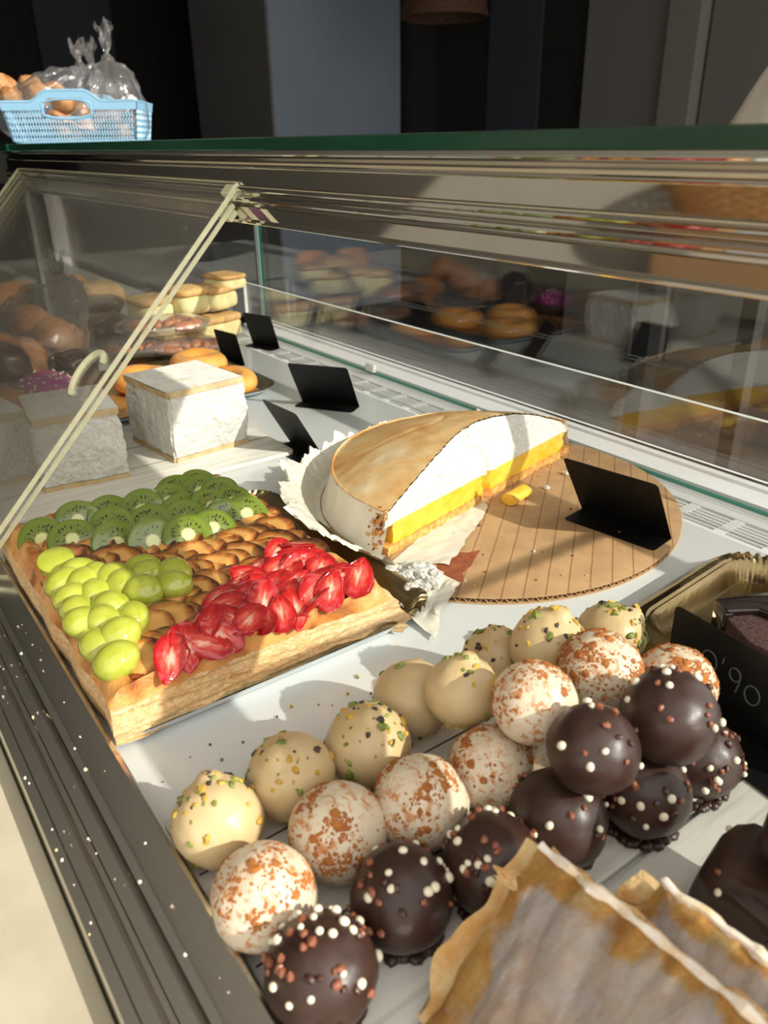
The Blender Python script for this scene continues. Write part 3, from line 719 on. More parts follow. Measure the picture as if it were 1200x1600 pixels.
# strawberries
sms = []
for s in range(3):
    mb = MB()
    def sf(d, p, s=s):
        t = (d.x + 1) / 2; w = (.35 + .75 * t ** .6) if t < .8 else 1.06 - .9 * (t - .8)
        return Vector((p.x, p.y * w, min(p.z, .0012 + .0009 * nz(d, 5, s) - .0012 * (d.x * d.x + d.y * d.y)) if d.z > 0 else p.z * w * .8)) + Vector((0, 0, .001 * nz(d, 3, s)))
    mb.ball((0, 0, 0), (.0165, .0105 + .001 * s, .0062), 26, 16, sf); sms.append(protomesh(mb, 'strawberry_slice', M['straw']))
sw = [(-.442, .248), (-.451, .241), (-.427, .250), (-.452, .212), (-.432, .224), (-.444, .201), (-.412, .233), (-.430, .196), (-.423, .211), (-.408, .213), (-.406, .252), (-.399, .262), (-.417, .262), (-.394, .236), (-.409, .193), (-.441, .192), (-.437, .185), (-.431, .173), (-.393, .208), (-.394, .220), (-.394, .198), (-.411, .158), (-.400, .168), (-.396, .176), (-.395, .186), (-.393, .155), (-.394, .133), (-.391, .143), (-.391, .121), (-.398, .225), (-.463, .252), (-.436, .236), (-.420, .184), (-.418, .222), (-.404, .242), (-.420, .170), (-.402, .148), (-.404, .208), (-.440, .222), (-.466, .236)]
for i, (x, y) in enumerate(sw):
    edge = x > -.400 and y < .165; y = min(y, .262); x += .0025 if x > -.42 else 0
    a = (1.75 if edge else R.uniform(.3, 1.5)); tl = (.35 if edge else R.uniform(-.45, .75))
    q = face((.3 + R.uniform(-.25, .3), R.uniform(-.45, .2), 1), 0) @ Quaternion((0, 0, 1), a + (pi if R.random() < .3 else 0)) @ Quaternion((1, 0, 0), tl)
    part('strawberry_slice', sms[i % 3], None, (x, y, .0485 + R.uniform(-.001, .0035)), q, TR, R.uniform(.9, 1.12))

# ------------------------------------------------------------------ round cake board
bc = Vector((-.5226, .4880, 0)); br = .1935
BD_ = wthing('cake_board', tuple(bc), 'round corrugated cardboard cake board under the half pie', 'cake board')
mb = MB(); mb.lathe([(0, .0062), (br - .001, .0062), (br, .0058), (br, .0052), (0, .0052)], 120, bc); mb.build('top_liner', M['board'], BD_, ang=30)
mb = MB(); mb.lathe([(0, .0010), (br, .0010), (br, .0003), (0, .0003)], 120, bc); mb.build('bottom_liner', M['kraft'], BD_, ang=30)
mb = MB(); nfl = 150; vs = []; fs = []
for i in range(nfl * 6):
    a = 2 * pi * i / (nfl * 6); z = .0031 + .0019 * math.sin(2 * pi * i / 6 + .3)
    for rr in (br - .0008, br - .012):
        for dz in (-.0003, .0003): vs.append(bc + Vector((rr * math.cos(a), rr * math.sin(a), z + dz)))
n_ = nfl * 6
for i in range(n_):
    a = i * 4; b = ((i + 1) % n_) * 4
    fs += [(a, b, b + 1, a + 1), (a + 1, b + 1, b + 3, a + 3), (a + 2, a, b, b + 2)]
mb.add(vs, fs); mb.build('fluting', M['kraft'], BD_)
mb = MB(); mb.lathe([(br - .010, .0052), (br - .010, .0010)], 80, bc); mb.build('inner_wall', M['fluteshade'], BD_)
tp = [(-.437, .368), (-.421, .358), (-.408, .351), (-.402, .360), (-.405, .369), (-.414, .376), (-.418, .388), (-.428, .403), (-.434, .414), (-.437, .402), (-.446, .392), (-.440, .382)]
mb = MB().prism(tp, .0062, .0066); mb.build('torn_patch', M['torn'], BD_, smooth=False)

# ------------------------------------------------------------------ half lemon meringue pie
pc = Vector((-.5125, .4950, 0)); pu = Vector((-.0765, .3183, 0)).normalized(); pn = Vector((-pu.y, pu.x, 0)); PR = .1637
def PP(a, b, z): return pc + pu * a + pn * b + Vector((0, 0, z))
PIE = wthing('meringue_pie', tuple(pc + pn * .06 + Vector((0, 0, .0065))), 'half lemon meringue pie with toasted top and yellow cut face', 'pie')
PT = .1515
def ph(a, b):
    rho = min(1, math.sqrt(a * a + b * b) / PT)
    return .044 + .029 * (1 - rho ** 2.3) + .0022 * nz((a, b, 0), 14, 3) + .0007 * nz((a, b, 0), 70, 5) - (.0014 * smooth01(.0, .003, .003 - abs(b - .066 - .35 * abs(a + .005) + .006 * nz((a, 0, 0), 45, 6))) if -.085 < a < .04 else 0)
def b0(a): return .036 * max(0, 1 - (abs(a) / PR) ** 2.2) * (.30 + .70 * smooth01(-.12, .06, a)) * (1 + .12 * nz((a, 0, 0), 40, 2)) - .001 + .0012 * nz((a, 1, 0), 200, 2)
def halfpts(r, front, amp, seed, n=70):
    pts = []
    for i in range(n):
        a = -r * .995 + 2 * r * .995 * i / (n - 1); b = front + amp * nz((a, 0, 0), 90, seed) - .011 * math.exp(-((a + .004) / .0035) ** 2) * -1
        pts.append((a, b))
    for i in range(1, 60):
        t = pi * i / 60; pts.append((r * math.cos(t), max(front + .001, r * math.sin(t))))
    return pts
def solid(name, pts, z0, z1, m, rows=5, amp=.0012, seed=0):
    mb = MB(); rws = []
    for j in range(rows + 1):
        z = z0 + (z1 - z0) * j / rows
        rws.append([PP(a, b + amp * mn.noise(Vector((a * 160, z * 260, seed))), z) for a, b in pts])
    shell(mb, rws); mb.add(rws[-1], [tuple(range(len(pts)))]); mb.add(rws[0], [tuple(range(len(pts)))[::-1]])
    return mb.build(name, m, PIE, ang=60)
solid('sponge_base', halfpts(PR - .0060, -.0035, .0022, 1), .0066, .0142, M['sponge'], 4, .0022, 1)
solid('lemon_filling', halfpts(PR - .0160, -.001, .0015, 2), .0142, .0335, M['lemon'], 7, .0016, 2)
mb = MB()
def cutf(u, v):
    a = -PT * .997 + 2 * PT * .997 * u; z0 = .0325 + .0015 * nz((a, 0, 0), 80, 4); bb = b0(a); z1 = ph(a, max(bb, 0)) - .0012
    s = v; b = -.0005 + (bb + .0005) * (s ** 1.25); z = z0 + (z1 - z0) * s ** .85
    n1 = .0022 * mn.noise(Vector((a * 110, z * 110, 1))) + .0016 * mn.noise(Vector((a * 330, z * 330, 3))); crack = .004 * math.exp(-((a + .002 + .05 * (s - .3) * .1) / .0018) ** 2)
    return PP(a * (1 + .055 * (1 - v)), b + n1 * math.sin(pi * min(1, v * 1.02)) + crack, z)
mb.grid(cutf, 220, 40); mb.build('meringue', M['meringue'], PIE, ang=180)
mb = MB()
def topm(u, v):
    a = -PT * .997 + 2 * PT * .997 * u; bb = b0(a); be = math.sqrt(max(0, PT ** 2 - a * a)); b = bb + (max(be, bb + .0005) - bb) * v
    return PP(a, b, ph(a, b) + (.0006 * math.sin(700 * a) if v == 0 else 0))
mb.grid(topm, 110, 44)
mb.build('toasted_top', M['toast'], PIE, ang=180)
mb = MB()
def sidef(u, v):
    t = pi * (-.002 + 1.004 * u); a = PT * math.cos(t); z1 = .044 + .0022 * nz((a, PT * math.sin(t), 0), 14, 3) + .0004
    z = z1 + (.0068 - z1) * v; r = PT + (PR - PT) * v ** .8 + .002 * math.exp(-(v / .1) ** 2) - .002 * math.sin(pi * v) + .0012 * mn.noise(Vector((math.cos(t) * 9, math.sin(t) * 9, z * 40)))
    return PP(r * math.cos(t), r * math.sin(t), z)
mb.grid(sidef, 120, 14); mb.build('pale_side', M['meringueside'], PIE, ang=180)
mb = MB(); mb.tube([PP((PT + .0008) * math.cos(t), (PT + .0008) * math.sin(t), .0445 + .0022 * nz((PT * math.cos(t), PT * math.sin(t), 0), 14, 3) + .0012 * mn.noise(Vector((t * 30, 0, 0)))) for t in [pi * i / 120 for i in range(121)]], .0015, 6); mb.build('toasted_lip', M['toast'], PIE)
# dark caramel crumbs along the near left corner
mb = MB()
for i in range(90):
    t = pi * (.997 - abs(R.gauss(0, .018))); z = R.uniform(.010, .050) ; rr = PR + .0008 - (PR - PT) * (z / .044) ** 1.2; p = PP(rr * math.cos(t), rr * math.sin(t), min(z, .0455))
    mb.mat(0 if i % 3 else 1).ball(p, R.uniform(.0006, .0018), 6, 4, lambda d, q, i=i: q * (1 + .5 * nz(d, 2, i)))
tag(mb.build('corner_crumbs', [M['sponge'], M['torn']], PIE), kind='stuff')

# parchment under and around the pie
PA = wthing('baking_paper', tuple(bc + Vector((-.1, 0, .0064))), 'crumpled white baking paper around the half pie, torn at the front', 'paper')
mb = MB()
def papf(u, v):
    t = pi * (.015 + 1.03 * u); w = smooth01(.25, .75, u)
    cs = Vector((math.cos(t), math.sin(t), 0))
    n1 = mn.noise(cs * 6 + Vector((0, 0, v * 1.2))); n2 = mn.noise(cs * 17 + Vector((3, 0, v * 3))); n3 = mn.noise(cs * 48 + Vector((7, 0, v * 6)))
    s = max(0, (v - .1) / .9); top = .020 + .016 * w + .016 * n1 + .008 * n2 + .004 * n3
    r = PR + .0015 + .005 * min(1, v / .1) + (.006 + .026 * w) * s + (.014 * n1 + .0045 * n2 * (1 + 2 * n1) + .0015 * n3) * s * (.4 + .6 * w)
    z = .0068 + max(.006, top) * (1.25 * s - .25 * s * s * s) * (1 - .25 * w * s) + .003 * n2 * s
    return PP(r * math.cos(t), r * math.sin(t), z)
mb.grid(papf, 260, 18); mb.build('upright_edge', M['paper'], PA, ang=35)
mb = MB()
def bil(c, u, v): return Vector(c[0]) * (1 - u) * (1 - v) + Vector(c[1]) * u * (1 - v) + Vector(c[2]) * u * v + Vector(c[3]) * (1 - u) * v
def flap(u, v):
    p = bil([(-.480, .316, .0085), (-.362, .300, .0025), (-.402, .362, .0085), (-.452, .350, .009)], u, v)
    p += Vector((.006 * nz((u, v, 0), 3, 1), .006 * nz((u, v, 0), 4, 2), 0))
    d = (p - bc).length; p.z = max((.0078 if d < br + .004 else .0072 - .10 * (d - br - .004)), .0012) + .006 * abs(nz((u * 2, v, 0), 2.2, 4)) + .002 * abs(nz((u, v, 0), 11, 6)); return p
mb.grid(flap, 46, 30); mb.build('front_flap', M['paper'], PA, ang=25)
mb = MB()
def shred(u, v):
    p = bil([(-.462, .338, .0068), (-.532, .495, .0068), (-.492, .478, .0070), (-.430, .374, .0072)], u, v); p.z += .0022 * abs(nz((u * 3, v, 0), 3, 7)); p += Vector((.003 * nz((u, v, 1), 9, 1), .003 * nz((u, v, 2), 9, 1), 0)) * v; return p
mb.grid(shred, 50, 14); mb.build('flat_scrap', M['paper'], PA, ang=30)
mb = MB()
for i in range(150):
    u, v = R.betavariate(2.2, 2), R.betavariate(2.2, 1.8)
    p = flap(.12 + .62 * u, .25 + .7 * v); r = R.uniform(.0006, .0024) if i % 5 else R.uniform(.003, .0055)
    mb.mat(0 if R.random() < .9 else 1).ball(p + Vector((0, 0, r * .3)), (r * 1.3, r, r * .6), 9, 6, lambda d, q, i=i: q * (1 + .6 * nz(d, 2, i)))
tag(mb.build('meringue_crumbs', [M['meringue'], M['sponge']], PA), kind='stuff')
# crumb of curd and loose crumbs on the board
mb = MB(); mb.grid(lambda u, v: PP(-.005 + .03 * u + .001 * nz((u, v, 0), 8, 1), -.027 + .012 * math.cos(2 * pi * v) * .7, .0125 + .0058 * math.sin(2 * pi * v) + .001 * nz((u, v, 1), 7, 2)), 14, 12, closev=True)
for e in (0, 1): mb.add([PP(-.005 + .03 * e, -.027 + .012 * math.cos(2 * pi * v / 12) * .7, .0125 + .0058 * math.sin(2 * pi * v / 12)) for v in range(12)], [tuple(range(12))])
CR = mb.build('cake_crumb', M['lemon'], ang=60); tag(CR, 'yellow lump of lemon curd fallen on the cake board', 'crumb')
mb = MB()
for i in range(70):
    a = R.uniform(0, 2 * pi); rr = br * .93 * math.sqrt(R.random()); p = bc + Vector((rr * math.cos(a), rr * math.sin(a), .0066))
    if (p - pc).dot(pn) > -.006 or p.x > -.345: continue
    mb.mat(R.randrange(3)).ball(p, R.uniform(.0005, .0016), 6, 4)
for (x, y) in ((-.4905, .5545), (-.4985, .610), (-.492, .622), (-.475, .617), (-.505, .598)): mb.mat(0).ball((x, y, .0078), (.0045, .003, .002), 8, 5, lambda d, q: q * (1 + .5 * nz(d, 2, x * 99)))
tag(mb.build('loose_crumbs', [M['meringue'], M['sponge'], M['torn']]), 'scattered meringue and cake crumbs on the cardboard cake board', 'crumbs', kind='stuff')

# ------------------------------------------------------------------ black price cards
def card(FL, ang, w, lean, hz, base, label, z=0.0):
    FL = Vector((FL[0], FL[1], z)); u = Vector((math.cos(ang), math.sin(ang), 0)); p = Vector((u.y, -u.x, 0))
    o = wthing('price_card', tuple(FL + u * w / 2), label, 'price card', 'black folded price cards'); t = .0007
    up = p * lean + Vector((0, 0, hz)); nr = u.cross(up).normalized(); r = .004
    def plate(name, o0, e1, e2, L1, L2, nrm):
        e1 = e1.normalized(); e2 = e2.normalized(); pts = [(0, 0), (L1, 0)]
        for i in range(6): a = pi / 2 * i / 5; pts.append((L1 - r + r * math.cos(a), L2 - r + r * math.sin(a)))
        for i in range(6): a = pi / 2 + pi / 2 * i / 5; pts.append((r + r * math.cos(a), L2 - r + r * math.sin(a)))
        b = MB(); k = len(pts); vs = [o0 + e1 * a + e2 * c + nrm * h for h in (0, t) for a, c in pts]
        b.add(vs, [tuple(range(k))[::-1], tuple(range(k, 2 * k))] + [(i, (i + 1) % k, (i + 1) % k + k, i + k) for i in range(k)])
        return b.build(name, M['black'], o, smooth=False)
    f = plate('face', FL + Vector((0, 0, .0006)), u, up, w, up.length, nr)
    plate('foot', FL + Vector((0, 0, .0003)), u, p, w, base, Vector((0, 0, 1)))
    return o, f, FL, u, up
card((-.4365, .5462), .151, .090, .0417, .064, .0315, 'black folded price card standing on the cardboard cake board', .0064)
card((-.918, .5235), .588, .0853, .038, .063, .027, 'black price card on the white deck behind the paper-wrapped pie')
card((-.785, .428), .04, .072, .034, .060, .030, 'black price card edge-on beside the right meringue block')
card((-1.274, .632), .30, .066, .018, .058, .022, 'black price card farthest back by the glass guard corner')
card((-1.205, .540), .16, .062, .012, .052, .02, 'dark price card behind the glazed doughnuts')
o, f, FL, u, up = card((-.2285, .3865), -.105, .115, .0015, .0585, .030, 'black price card chalked 0\'90 behind the chocolate truffles', .0058)
upn = up.normalized(); nf = u.cross(upn).normalized() * -1
mb = MB()
def W(s, h): return FL + u * s + upn * h - u.cross(upn).normalized() * -.0011
if (W(0, 0) - FL).y > 0:
    def W(s, h): return FL + u * s + upn * h + u.cross(upn).normalized() * -.0004
def stroke(pts, r=.0005): mb.tube([W(a * .86 + .0005, b) for a, b in pts], r, 6)
stroke([(.0335 + .0062 * math.cos(2 * pi * i / 24), .0350 + .0072 * math.sin(2 * pi * i / 24)) for i in range(25)])
stroke([(.0445, .0430), (.0440, .0390)])
stroke([(.0545 + .0042 * math.cos(.4 + 2 * pi * i / 20), .0365 + .0044 * math.sin(.4 + 2 * pi * i / 20)) for i in range(19)]); stroke([(.0587, .0385), (.0585, .0330), (.0570, .0255)])
stroke([(.0690 + .0056 * math.cos(2 * pi * i / 24), .0300 + .0062 * math.sin(2 * pi * i / 24)) for i in range(25)])
mb.build('price_writing', M['chalk'], o)

# ------------------------------------------------------------------ truffles
pw = MB().ball((0, 0, 0), (.0019, .0019, .0015), 10, 7); pw = protomesh(pw, 'sugar_pearl', M['pearlw'])
pcl = MB().ball((0, 0, 0), (.0017, .0017, .0014), 8, 6, lambda d, p: p * (1 + .4 * nz(d, 2, 1))); pcl = protomesh(pcl, 'sugar_pearl', M['pearlc'])
pdk = MB().ball((0, 0, 0), (.0017, .0015, .0013), 8, 6, lambda d, p: p * (1 + .5 * nz(d, 2, 4))); pdk = protomesh(pdk, 'sugar_pearl', M['pearld'])
def truffle(kind, c, r, pole, label, seed, dens=1.0, grp=None):
    name = {'A': 'pistachio_truffle', 'B': 'caramel_truffle', 'C': 'chocolate_truffle'}[kind]
    o = thing(name, c, label, 'truffle', {'A': 'pistachio truffles', 'B': 'caramel crumb truffles', 'C': 'dark chocolate truffles'}[kind])
    pole = Vector(pole).normalized(); hgt = min(1.0, (c[2] - .0052) / r) if c[2] < .034 else .95
    def surf(d):
        q = 1 + .05 * nz(d, 1.2, seed) + .02 * nz(d, 3.2, seed + 2) + (.006 * nz(d, 9, seed + 4) if kind == 'A' else 0)
        p = d * r * q; p.z *= .96; up_ = p.dot(pole) if False else p.z
        lim = -r * hgt
        if p.z < lim * .72: p.z = lim * .72 + (p.z - lim * .72) * .55
        p.z = max(p.z, lim)
        if kind == 'A': p += pole * (.0030 * smooth01(.93, 1, d.dot(pole)))
        return p
    mb = MB(); mb.ball((0, 0, 0), 1.0, 52, 36, lambda d, p: surf(d))
    if kind == 'C' and c[2] < .034:
        for i in range(34):
            a = 2 * pi * i / 34 + R.uniform(-.08, .08); rr = r * R.uniform(.60, .72); s_ = R.uniform(.0022, .0046); mb.ball((rr * math.cos(a), rr * math.sin(a), -r * hgt + .0016), (s_, s_, .0022), 8, 5, lambda d, p, i=i: p * (1 + .3 * nz(d, 1.5, i)))
    mb.build('coating', M[{'A': 'beige', 'B': 'cream', 'C': 'choc'}[kind]], o, ang=180)
    def rdir(spread):
        while True:
            d = Vector((R.gauss(0, 1), R.gauss(0, 1), R.gauss(0, 1))).normalized()
            if d.dot(pole) > 1 - spread and d.z > -.55: return d
    if kind == 'A':
        mb = MB()
        for i in range(int(64 * dens)):
            d = rdir(.5 if i < 46 * dens else 1.2); s = R.uniform(.0006, .0017) if i % 6 else R.uniform(.0017, .0029)
            p = surf(d); q = face(d, R.uniform(0, 6))
            mb.mat(R.choice((0, 0, 1, 1, 2))).ball(p, (s * 1.3, s * .85, s * .7), 7, 5, lambda dd, pp, i=i: q @ (pp * (1 + .6 * nz(dd, 1.7, i))))
        for i in range(14):     # ring of crumbs at the foot
            a = R.uniform(0, 2 * pi); d = Vector((math.cos(a) * .8, math.sin(a) * .8, -.6)).normalized(); mb.mat(R.choice((0, 1, 2))).ball(surf(d), R.uniform(.0008, .0018), 6, 4)
        tag(mb.build('pistachio_crumbs', [M['nutg'], M['nuty'], M['nutd']], o), kind='stuff')
    elif kind == 'B':
        mb = MB()
        for k in range(int(24 * dens)):
            c0 = rdir(1.05); sp = R.uniform(.05, .22)
            for k2 in range(R.randrange(10, 34)):
                d = (c0 + Vector((R.gauss(0, sp), R.gauss(0, sp), R.gauss(0, sp)))).normalized(); s = R.uniform(.0003, .0008) if k2 else R.uniform(.0008, .0020); p = surf(d); q = face(d, R.uniform(0, 6))
                mb.ball(p, (s * 1.4, s * 1.1, s * .5), 6, 5, lambda dd, pp, k=k2: q @ (pp * (1 + .6 * nz(dd, 1.6, k))))
        tag(mb.build('caramel_crumbs', M['cinn'], o), kind='stuff')
    else:
        for k in range(int(34 * dens)):
            d = rdir(.7 if k % 4 else 1.3); s = R.uniform(.75, 1.3)
            part('sugar_pearl', (pw, pcl, pcl, pdk, pw)[k % 5], None, surf(d) + d * .0005, face(d, R.uniform(0, 6)), o, (s, s * R.uniform(.8, 1.15), s))
    return o
UPc = Vector((.0, -.45, .9))
for kind, c, r, pole, label, dens in [
    ('A', (-.2775, .0968, .0262), .0222, (-.55, .1, .85), 'beige pistachio truffle nearest the steel track, green nuts on its crown', 1.0),
    ('A', (-.2806, .1399, .0270), .0232, (.05, -.35, .9), 'beige pistachio truffle second from the steel track in the back row', .6),
    ('A', (-.2745, .1848, .028), .0237, (.1, .1, 1), 'beige pistachio truffle third from the track with bright nut cluster on top', 1.0),
    ('A', (-.2905, .2277, .0290), .0232, (-.9, .5, -.2), 'plain shaded beige truffle leaning behind the tilted one, few nuts', .25),
    ('A', (-.2566, .2353, .0520), .0205, (-.1, .3, 1), 'tilted smooth beige truffle propped up, single green nut on its side', .3),
    ('A', (-.2588, .3052, .0515), .0230, (.1, .3, 1), 'beige pistachio truffle on top at the far end of the pile, below the cake board', .9),
    ('A', (-.2580, .3640, .0345), .0220, (.35, .6, .7), 'beige pistachio truffle farthest right, nut coated side against the bronze tray', 1.4),
    ('A', (-.2904, .2944, .0270), .0220, (-.1, .0, 1), 'mostly hidden beige truffle peeking out low at the back of the pile', .8),
    ('B', (-.2252, .0945, .0272), .0230, (-.25, -.15, .95), 'white caramel-crumb truffle nearest the track, front left of the pile', .8),
    ('B', (-.2362, .1402, .0268), .0238, (-.1, .1, 1), 'white caramel-crumb truffle second from the track, half in shade', 1.0),
    ('B', (-.2244, .1808, .0300), .0238, (-.2, -.35, .9), 'white caramel-crumb truffle in the middle row, third from the track, sunlit', 1.1),
    ('B', (-.2200, .2230, .0315), .0224, (.1, .3, .9), 'white caramel-crumb truffle wedged under the upper ones, diagonal shadow on it', .9),
    ('B', (-.2124, .2437, .0690), .0216, (-.55, -.1, .8), 'white caramel-crumb truffle on the upper layer left of the dark pair', .8),
    ('B', (-.2174, .3011, .0594), .0236, (-.15, .1, 1), 'most crumb-coated white truffle on the upper layer, rear of the pile', 2.2),
    ('B', (-.1950, .3410, .0450), .0230, (-.2, -.2, 1), 'crumb-topped white truffle half hidden behind the right dark truffle', 2.4),
    ('B', (-.2157, .2624, .0250), .0215, (0, .2, 1), 'hidden white truffle in deep shade under the upper layer', .5),
    ('C', (-.1816, .0965, .0268), .0228, (-.1, -.1, 1), 'dark chocolate truffle at the bottom edge nearest the track, many pearls', 1.7),
    ('C', (-.1895, .1428, .0272), .0224, (-.1, .1, 1), 'dark chocolate truffle second from the track, wholly in shade', 1.1),
    ('C', (-.1777, .1854, .0290), .0229, (-.05, .15, 1), 'dark chocolate truffle densely dotted with white and caramel pearls', 1.6),
    ('C', (-.1782, .2293, .0285), .0238, (.1, -.1, 1), 'dark chocolate truffle in front below the smooth egg-shaped one, few pearls', .7),
    ('C', (-.1705, .2390, .0715), .0214, (.65, .0, .55), 'smooth brown chocolate truffle on the upper layer, left of the dark pair', .45),
    ('C', (-.1645, .2870, .0700), .0238, (.2, -.1, 1), 'brown chocolate truffle on the upper layer, right of the dark pair', .65),
    ('C', (-.1651, .2768, .0278), .0230, (.3, -.3, .8), 'dark chocolate truffle under the upper layer with pearls on its side', .9),
    ('C', (-.1618, .3188, .0290), .0220, (.5, .1, .8), 'dark chocolate truffle at the right end, low by the tray corner', 1.0)]:
    truffle(kind, c, r, pole, label, R.randrange(999), dens)
mb = MB()
for i in range(26):
    mb.mat(R.randrange(3)).ball((R.uniform(-.36, -.31), R.uniform(.09, .26), .001), R.uniform(.0004, .0012), 6, 4)
tag(mb.build('nut_crumbs', [M['nutg'], M['nuty'], M['nutd']]), 'tiny pistachio crumbs on the white deck beside the truffles', 'crumbs', kind='stuff')
mb = MB()
for i in range(80):
    y = R.choice((.030, .037, .043, .049, .056, .064, .070)) + R.uniform(-.002, .002)
    z = .0130 if y < .033 else .0055 if y < .041 else .0138 if y < .045 else .0055 if y < .053 else .0150 if y < .06 else .0165
    mb.ball((R.uniform(-.55, -.12), y, z), R.uniform(.0003, .0009), 6, 4, lambda d, p, i=i: p * (1 + .5 * nz(d, 2, i)))
tag(mb.build('track_crumbs', [M['powder']]), 'pale crumbs and sugar dust scattered on the steel sliding track', 'crumbs', kind='stuff')

# ------------------------------------------------------------------ sugared puff pastries leaning at the bottom right
def puff(loc, L, Wd, T, tilt, rz, label, seed):
    o = thing('puff_pastry', loc, label, 'pastry', 'sugared puff pastries'); q = Quaternion((0, 0, 1), rz) @ Quaternion((1, 0, 0), tilt)
    def pos(x, y, z): return q @ Vector((x, y, z))
    mb = MB()
    def top(u, v):
        x = L * u; y = -Wd * v
        e = min(u, 1 - u, v, 1 - v)
        z = .007 * math.sin(pi * min(1, e * 4) / 2) + .0045 * mn.noise(Vector((x * 42, y * 20, seed))) + .006 * (abs(mn.noise(Vector((x * 55 + y * 12, y * 16, seed + 3)))) - .25) + .0012 * mn.noise(Vector((x * 190, y * 90, seed + 5)))
        j = .0035 * mn.noise(Vector((x * 70, y * 70, seed + 7)))
        return pos(x + (j if u in (0, 1) else 0), y + (j if v in (0, 1) else 0), z)
    mb.grid(top, 120, 88)
    tp_ = mb.build('sugared_top', M['mille'], o, ang=180); at_ = tp_.data.attributes.new('bare', 'FLOAT', 'POINT')
    for i_ in range(120 * 88):
        iu, iv = i_ % 120, i_ // 120; e_ = min(iu / 119 * 1.6, iv / 87, (119 - iu) / 60)
        at_.data[i_].value = max(0, 1 - (e_ + .14 * mn.noise(Vector((iu * .07, iv * .07, seed)))) / .26)
    mb = MB(); per = [(i / 59, 0) for i in range(60)] + [(1, i / 43) for i in range(1, 44)] + [(i / 59, 1) for i in range(58, -1, -1)] + [(0, i / 43) for i in range(42, 0, -1)]
    rws = []
    for j in range(11):
        t = j / 10; row = []
        for (u, v) in per:
            p = top(u, v); a = nz((u * L, v * Wd, t * .2), 40, seed); lay = .004 * mn.noise(Vector((u * 8, v * 8, t * 9 + seed))) + .002 * math.sin(t * 26)
            ox = -1 if u == 0 else 1 if u == 1 else 0; oy = 1 if v == 0 else -1 if v == 1 else 0
            row.append(p + q @ Vector((ox * lay * (j > 0), oy * lay * (j > 0), -T * t)))
        rws.append(row)
    shell(mb, rws); mb.add(rws[-1], [tuple(range(len(per)))]); mb.build('flaky_layers', M['flaky'], o, ang=60)
    def low(u, v):
        x = -.012 + (L + .006) * u; y = -Wd * (.02 + .98 * v); j = .004 * mn.noise(Vector((x * 60, y * 60, seed + 11)))
        return pos(x + (j * 2 if u in (0, 1) else 0), y + (j if v in (0, 1) else 0), -T * .55 + .0035 * mn.noise(Vector((x * 50, y * 40, seed + 13))))
    m2 = MB(); m2.grid(low, 60, 40); m2.grid(lambda u, v: low(u, v) - q @ Vector((0, 0, .003)), 60, 40); m2.build('lower_layer', M['millegold'], o, ang=180)
    mb = MB(); mb.tube([Vector(top(i / 40, 0)) + q @ Vector((0, .001, -.001 + .001 * mn.noise(Vector((i, 0, seed))))) for i in range(41)], [max(.0007, .0019 + .0022 * mn.noise(Vector((i * .45, 1, seed)))) for i in range(41)], 8); mb.build('sugar_edge', M['powder'], o)
    mb = MB(); b = Vector(top(.01, .18)); mb.grid(lambda u, v: b + q @ Vector((-.009 * u + .002 * math.sin(7 * v), -.004 + .008 * v * (1 - .5 * u), .001 + .003 * u * u + .0012 * math.sin(5 * v + 3 * u))), 6, 6); mb.build('loose_flake', M['flaky'], o)
    return o
puff((-.1445, .1745, .0765), .145, .082, .021, math.radians(42), .055, 'large sugared puff pastry in the foreground, its corner pointing at the truffles', 1)
puff((-.1085, .2045, .0700), .125, .078, .017, math.radians(40), .02, 'smaller sugared puff pastry leaning behind the large one, lower right', 5)
# chocolate bars
def bar(name, c, r, label, seed, rz=.1):
    mb = MB(); q = Quaternion((0, 0, 1), rz)
    def fn(d, p):
        e = .45; v = Vector([math.copysign(abs(x) ** e, x) for x in d]); v = Vector((v.x * r[0], v.y * r[1], v.z * r[2])) * .88
        return q @ (v + d * (.0035 * nz(d, 2.4, seed) + .0012 * nz(d, 7, seed)))
    o = thing(name, c, label, 'cake bar', 'chocolate coated bars')
    mb.ball((0, 0, 0), 1, 48, 32, fn); mb.build('coating', M['choc'], o, ang=180)
    for k in range(10):
        d = Vector((R.uniform(-1, .2), R.uniform(-1, .6), R.uniform(-.1, 1))).normalized(); p = fn(d, None)
        part('sugar_pearl', (pw, pcl, pdk, pcl)[k % 4], None, p + d * .0004, face(d), o, .9)
bar('chocolate_bar', (-.052, .270, .0275), (.078, .031, .0245), 'dark chocolate coated bar on the plank tray, lower of two at the right edge', 3)
bar('chocolate_bar', (-.040, .286, .0690), (.074, .031, .0225), 'dark chocolate coated bar stacked on another at the right edge', 8)
# chocolate cake slice on the bronze tray
o = wthing('cake_slice', (-.19, .47, .003), 'dark chocolate cake slice with glossy glaze on the bronze foil tray', 'cake')
sl_ = [(-.232, .440), (-.196, .420), (-.10, .425), (-.10, .50), (-.205, .50)]
mb = MB().prism(sl_, .003, .040); mb.build('crumb', M['choccake'], o, bevel=.002)
gl_ = [(-.235, .440), (-.222, .4335), (-.211, .452), (-.098, .462), (-.098, .503), (-.208, .503)]
mb = MB().prism(gl_, .039, .0455); mb.build('glaze', M['chocglaze'], o, bevel=.002)
mb = MB().prism([(-.2345, .4395), (-.222, .4315), (-.218, .4375), (-.230, .4455)], .003, .043); mb.build('glazed_corner', M['chocglaze'], o, bevel=.0015)

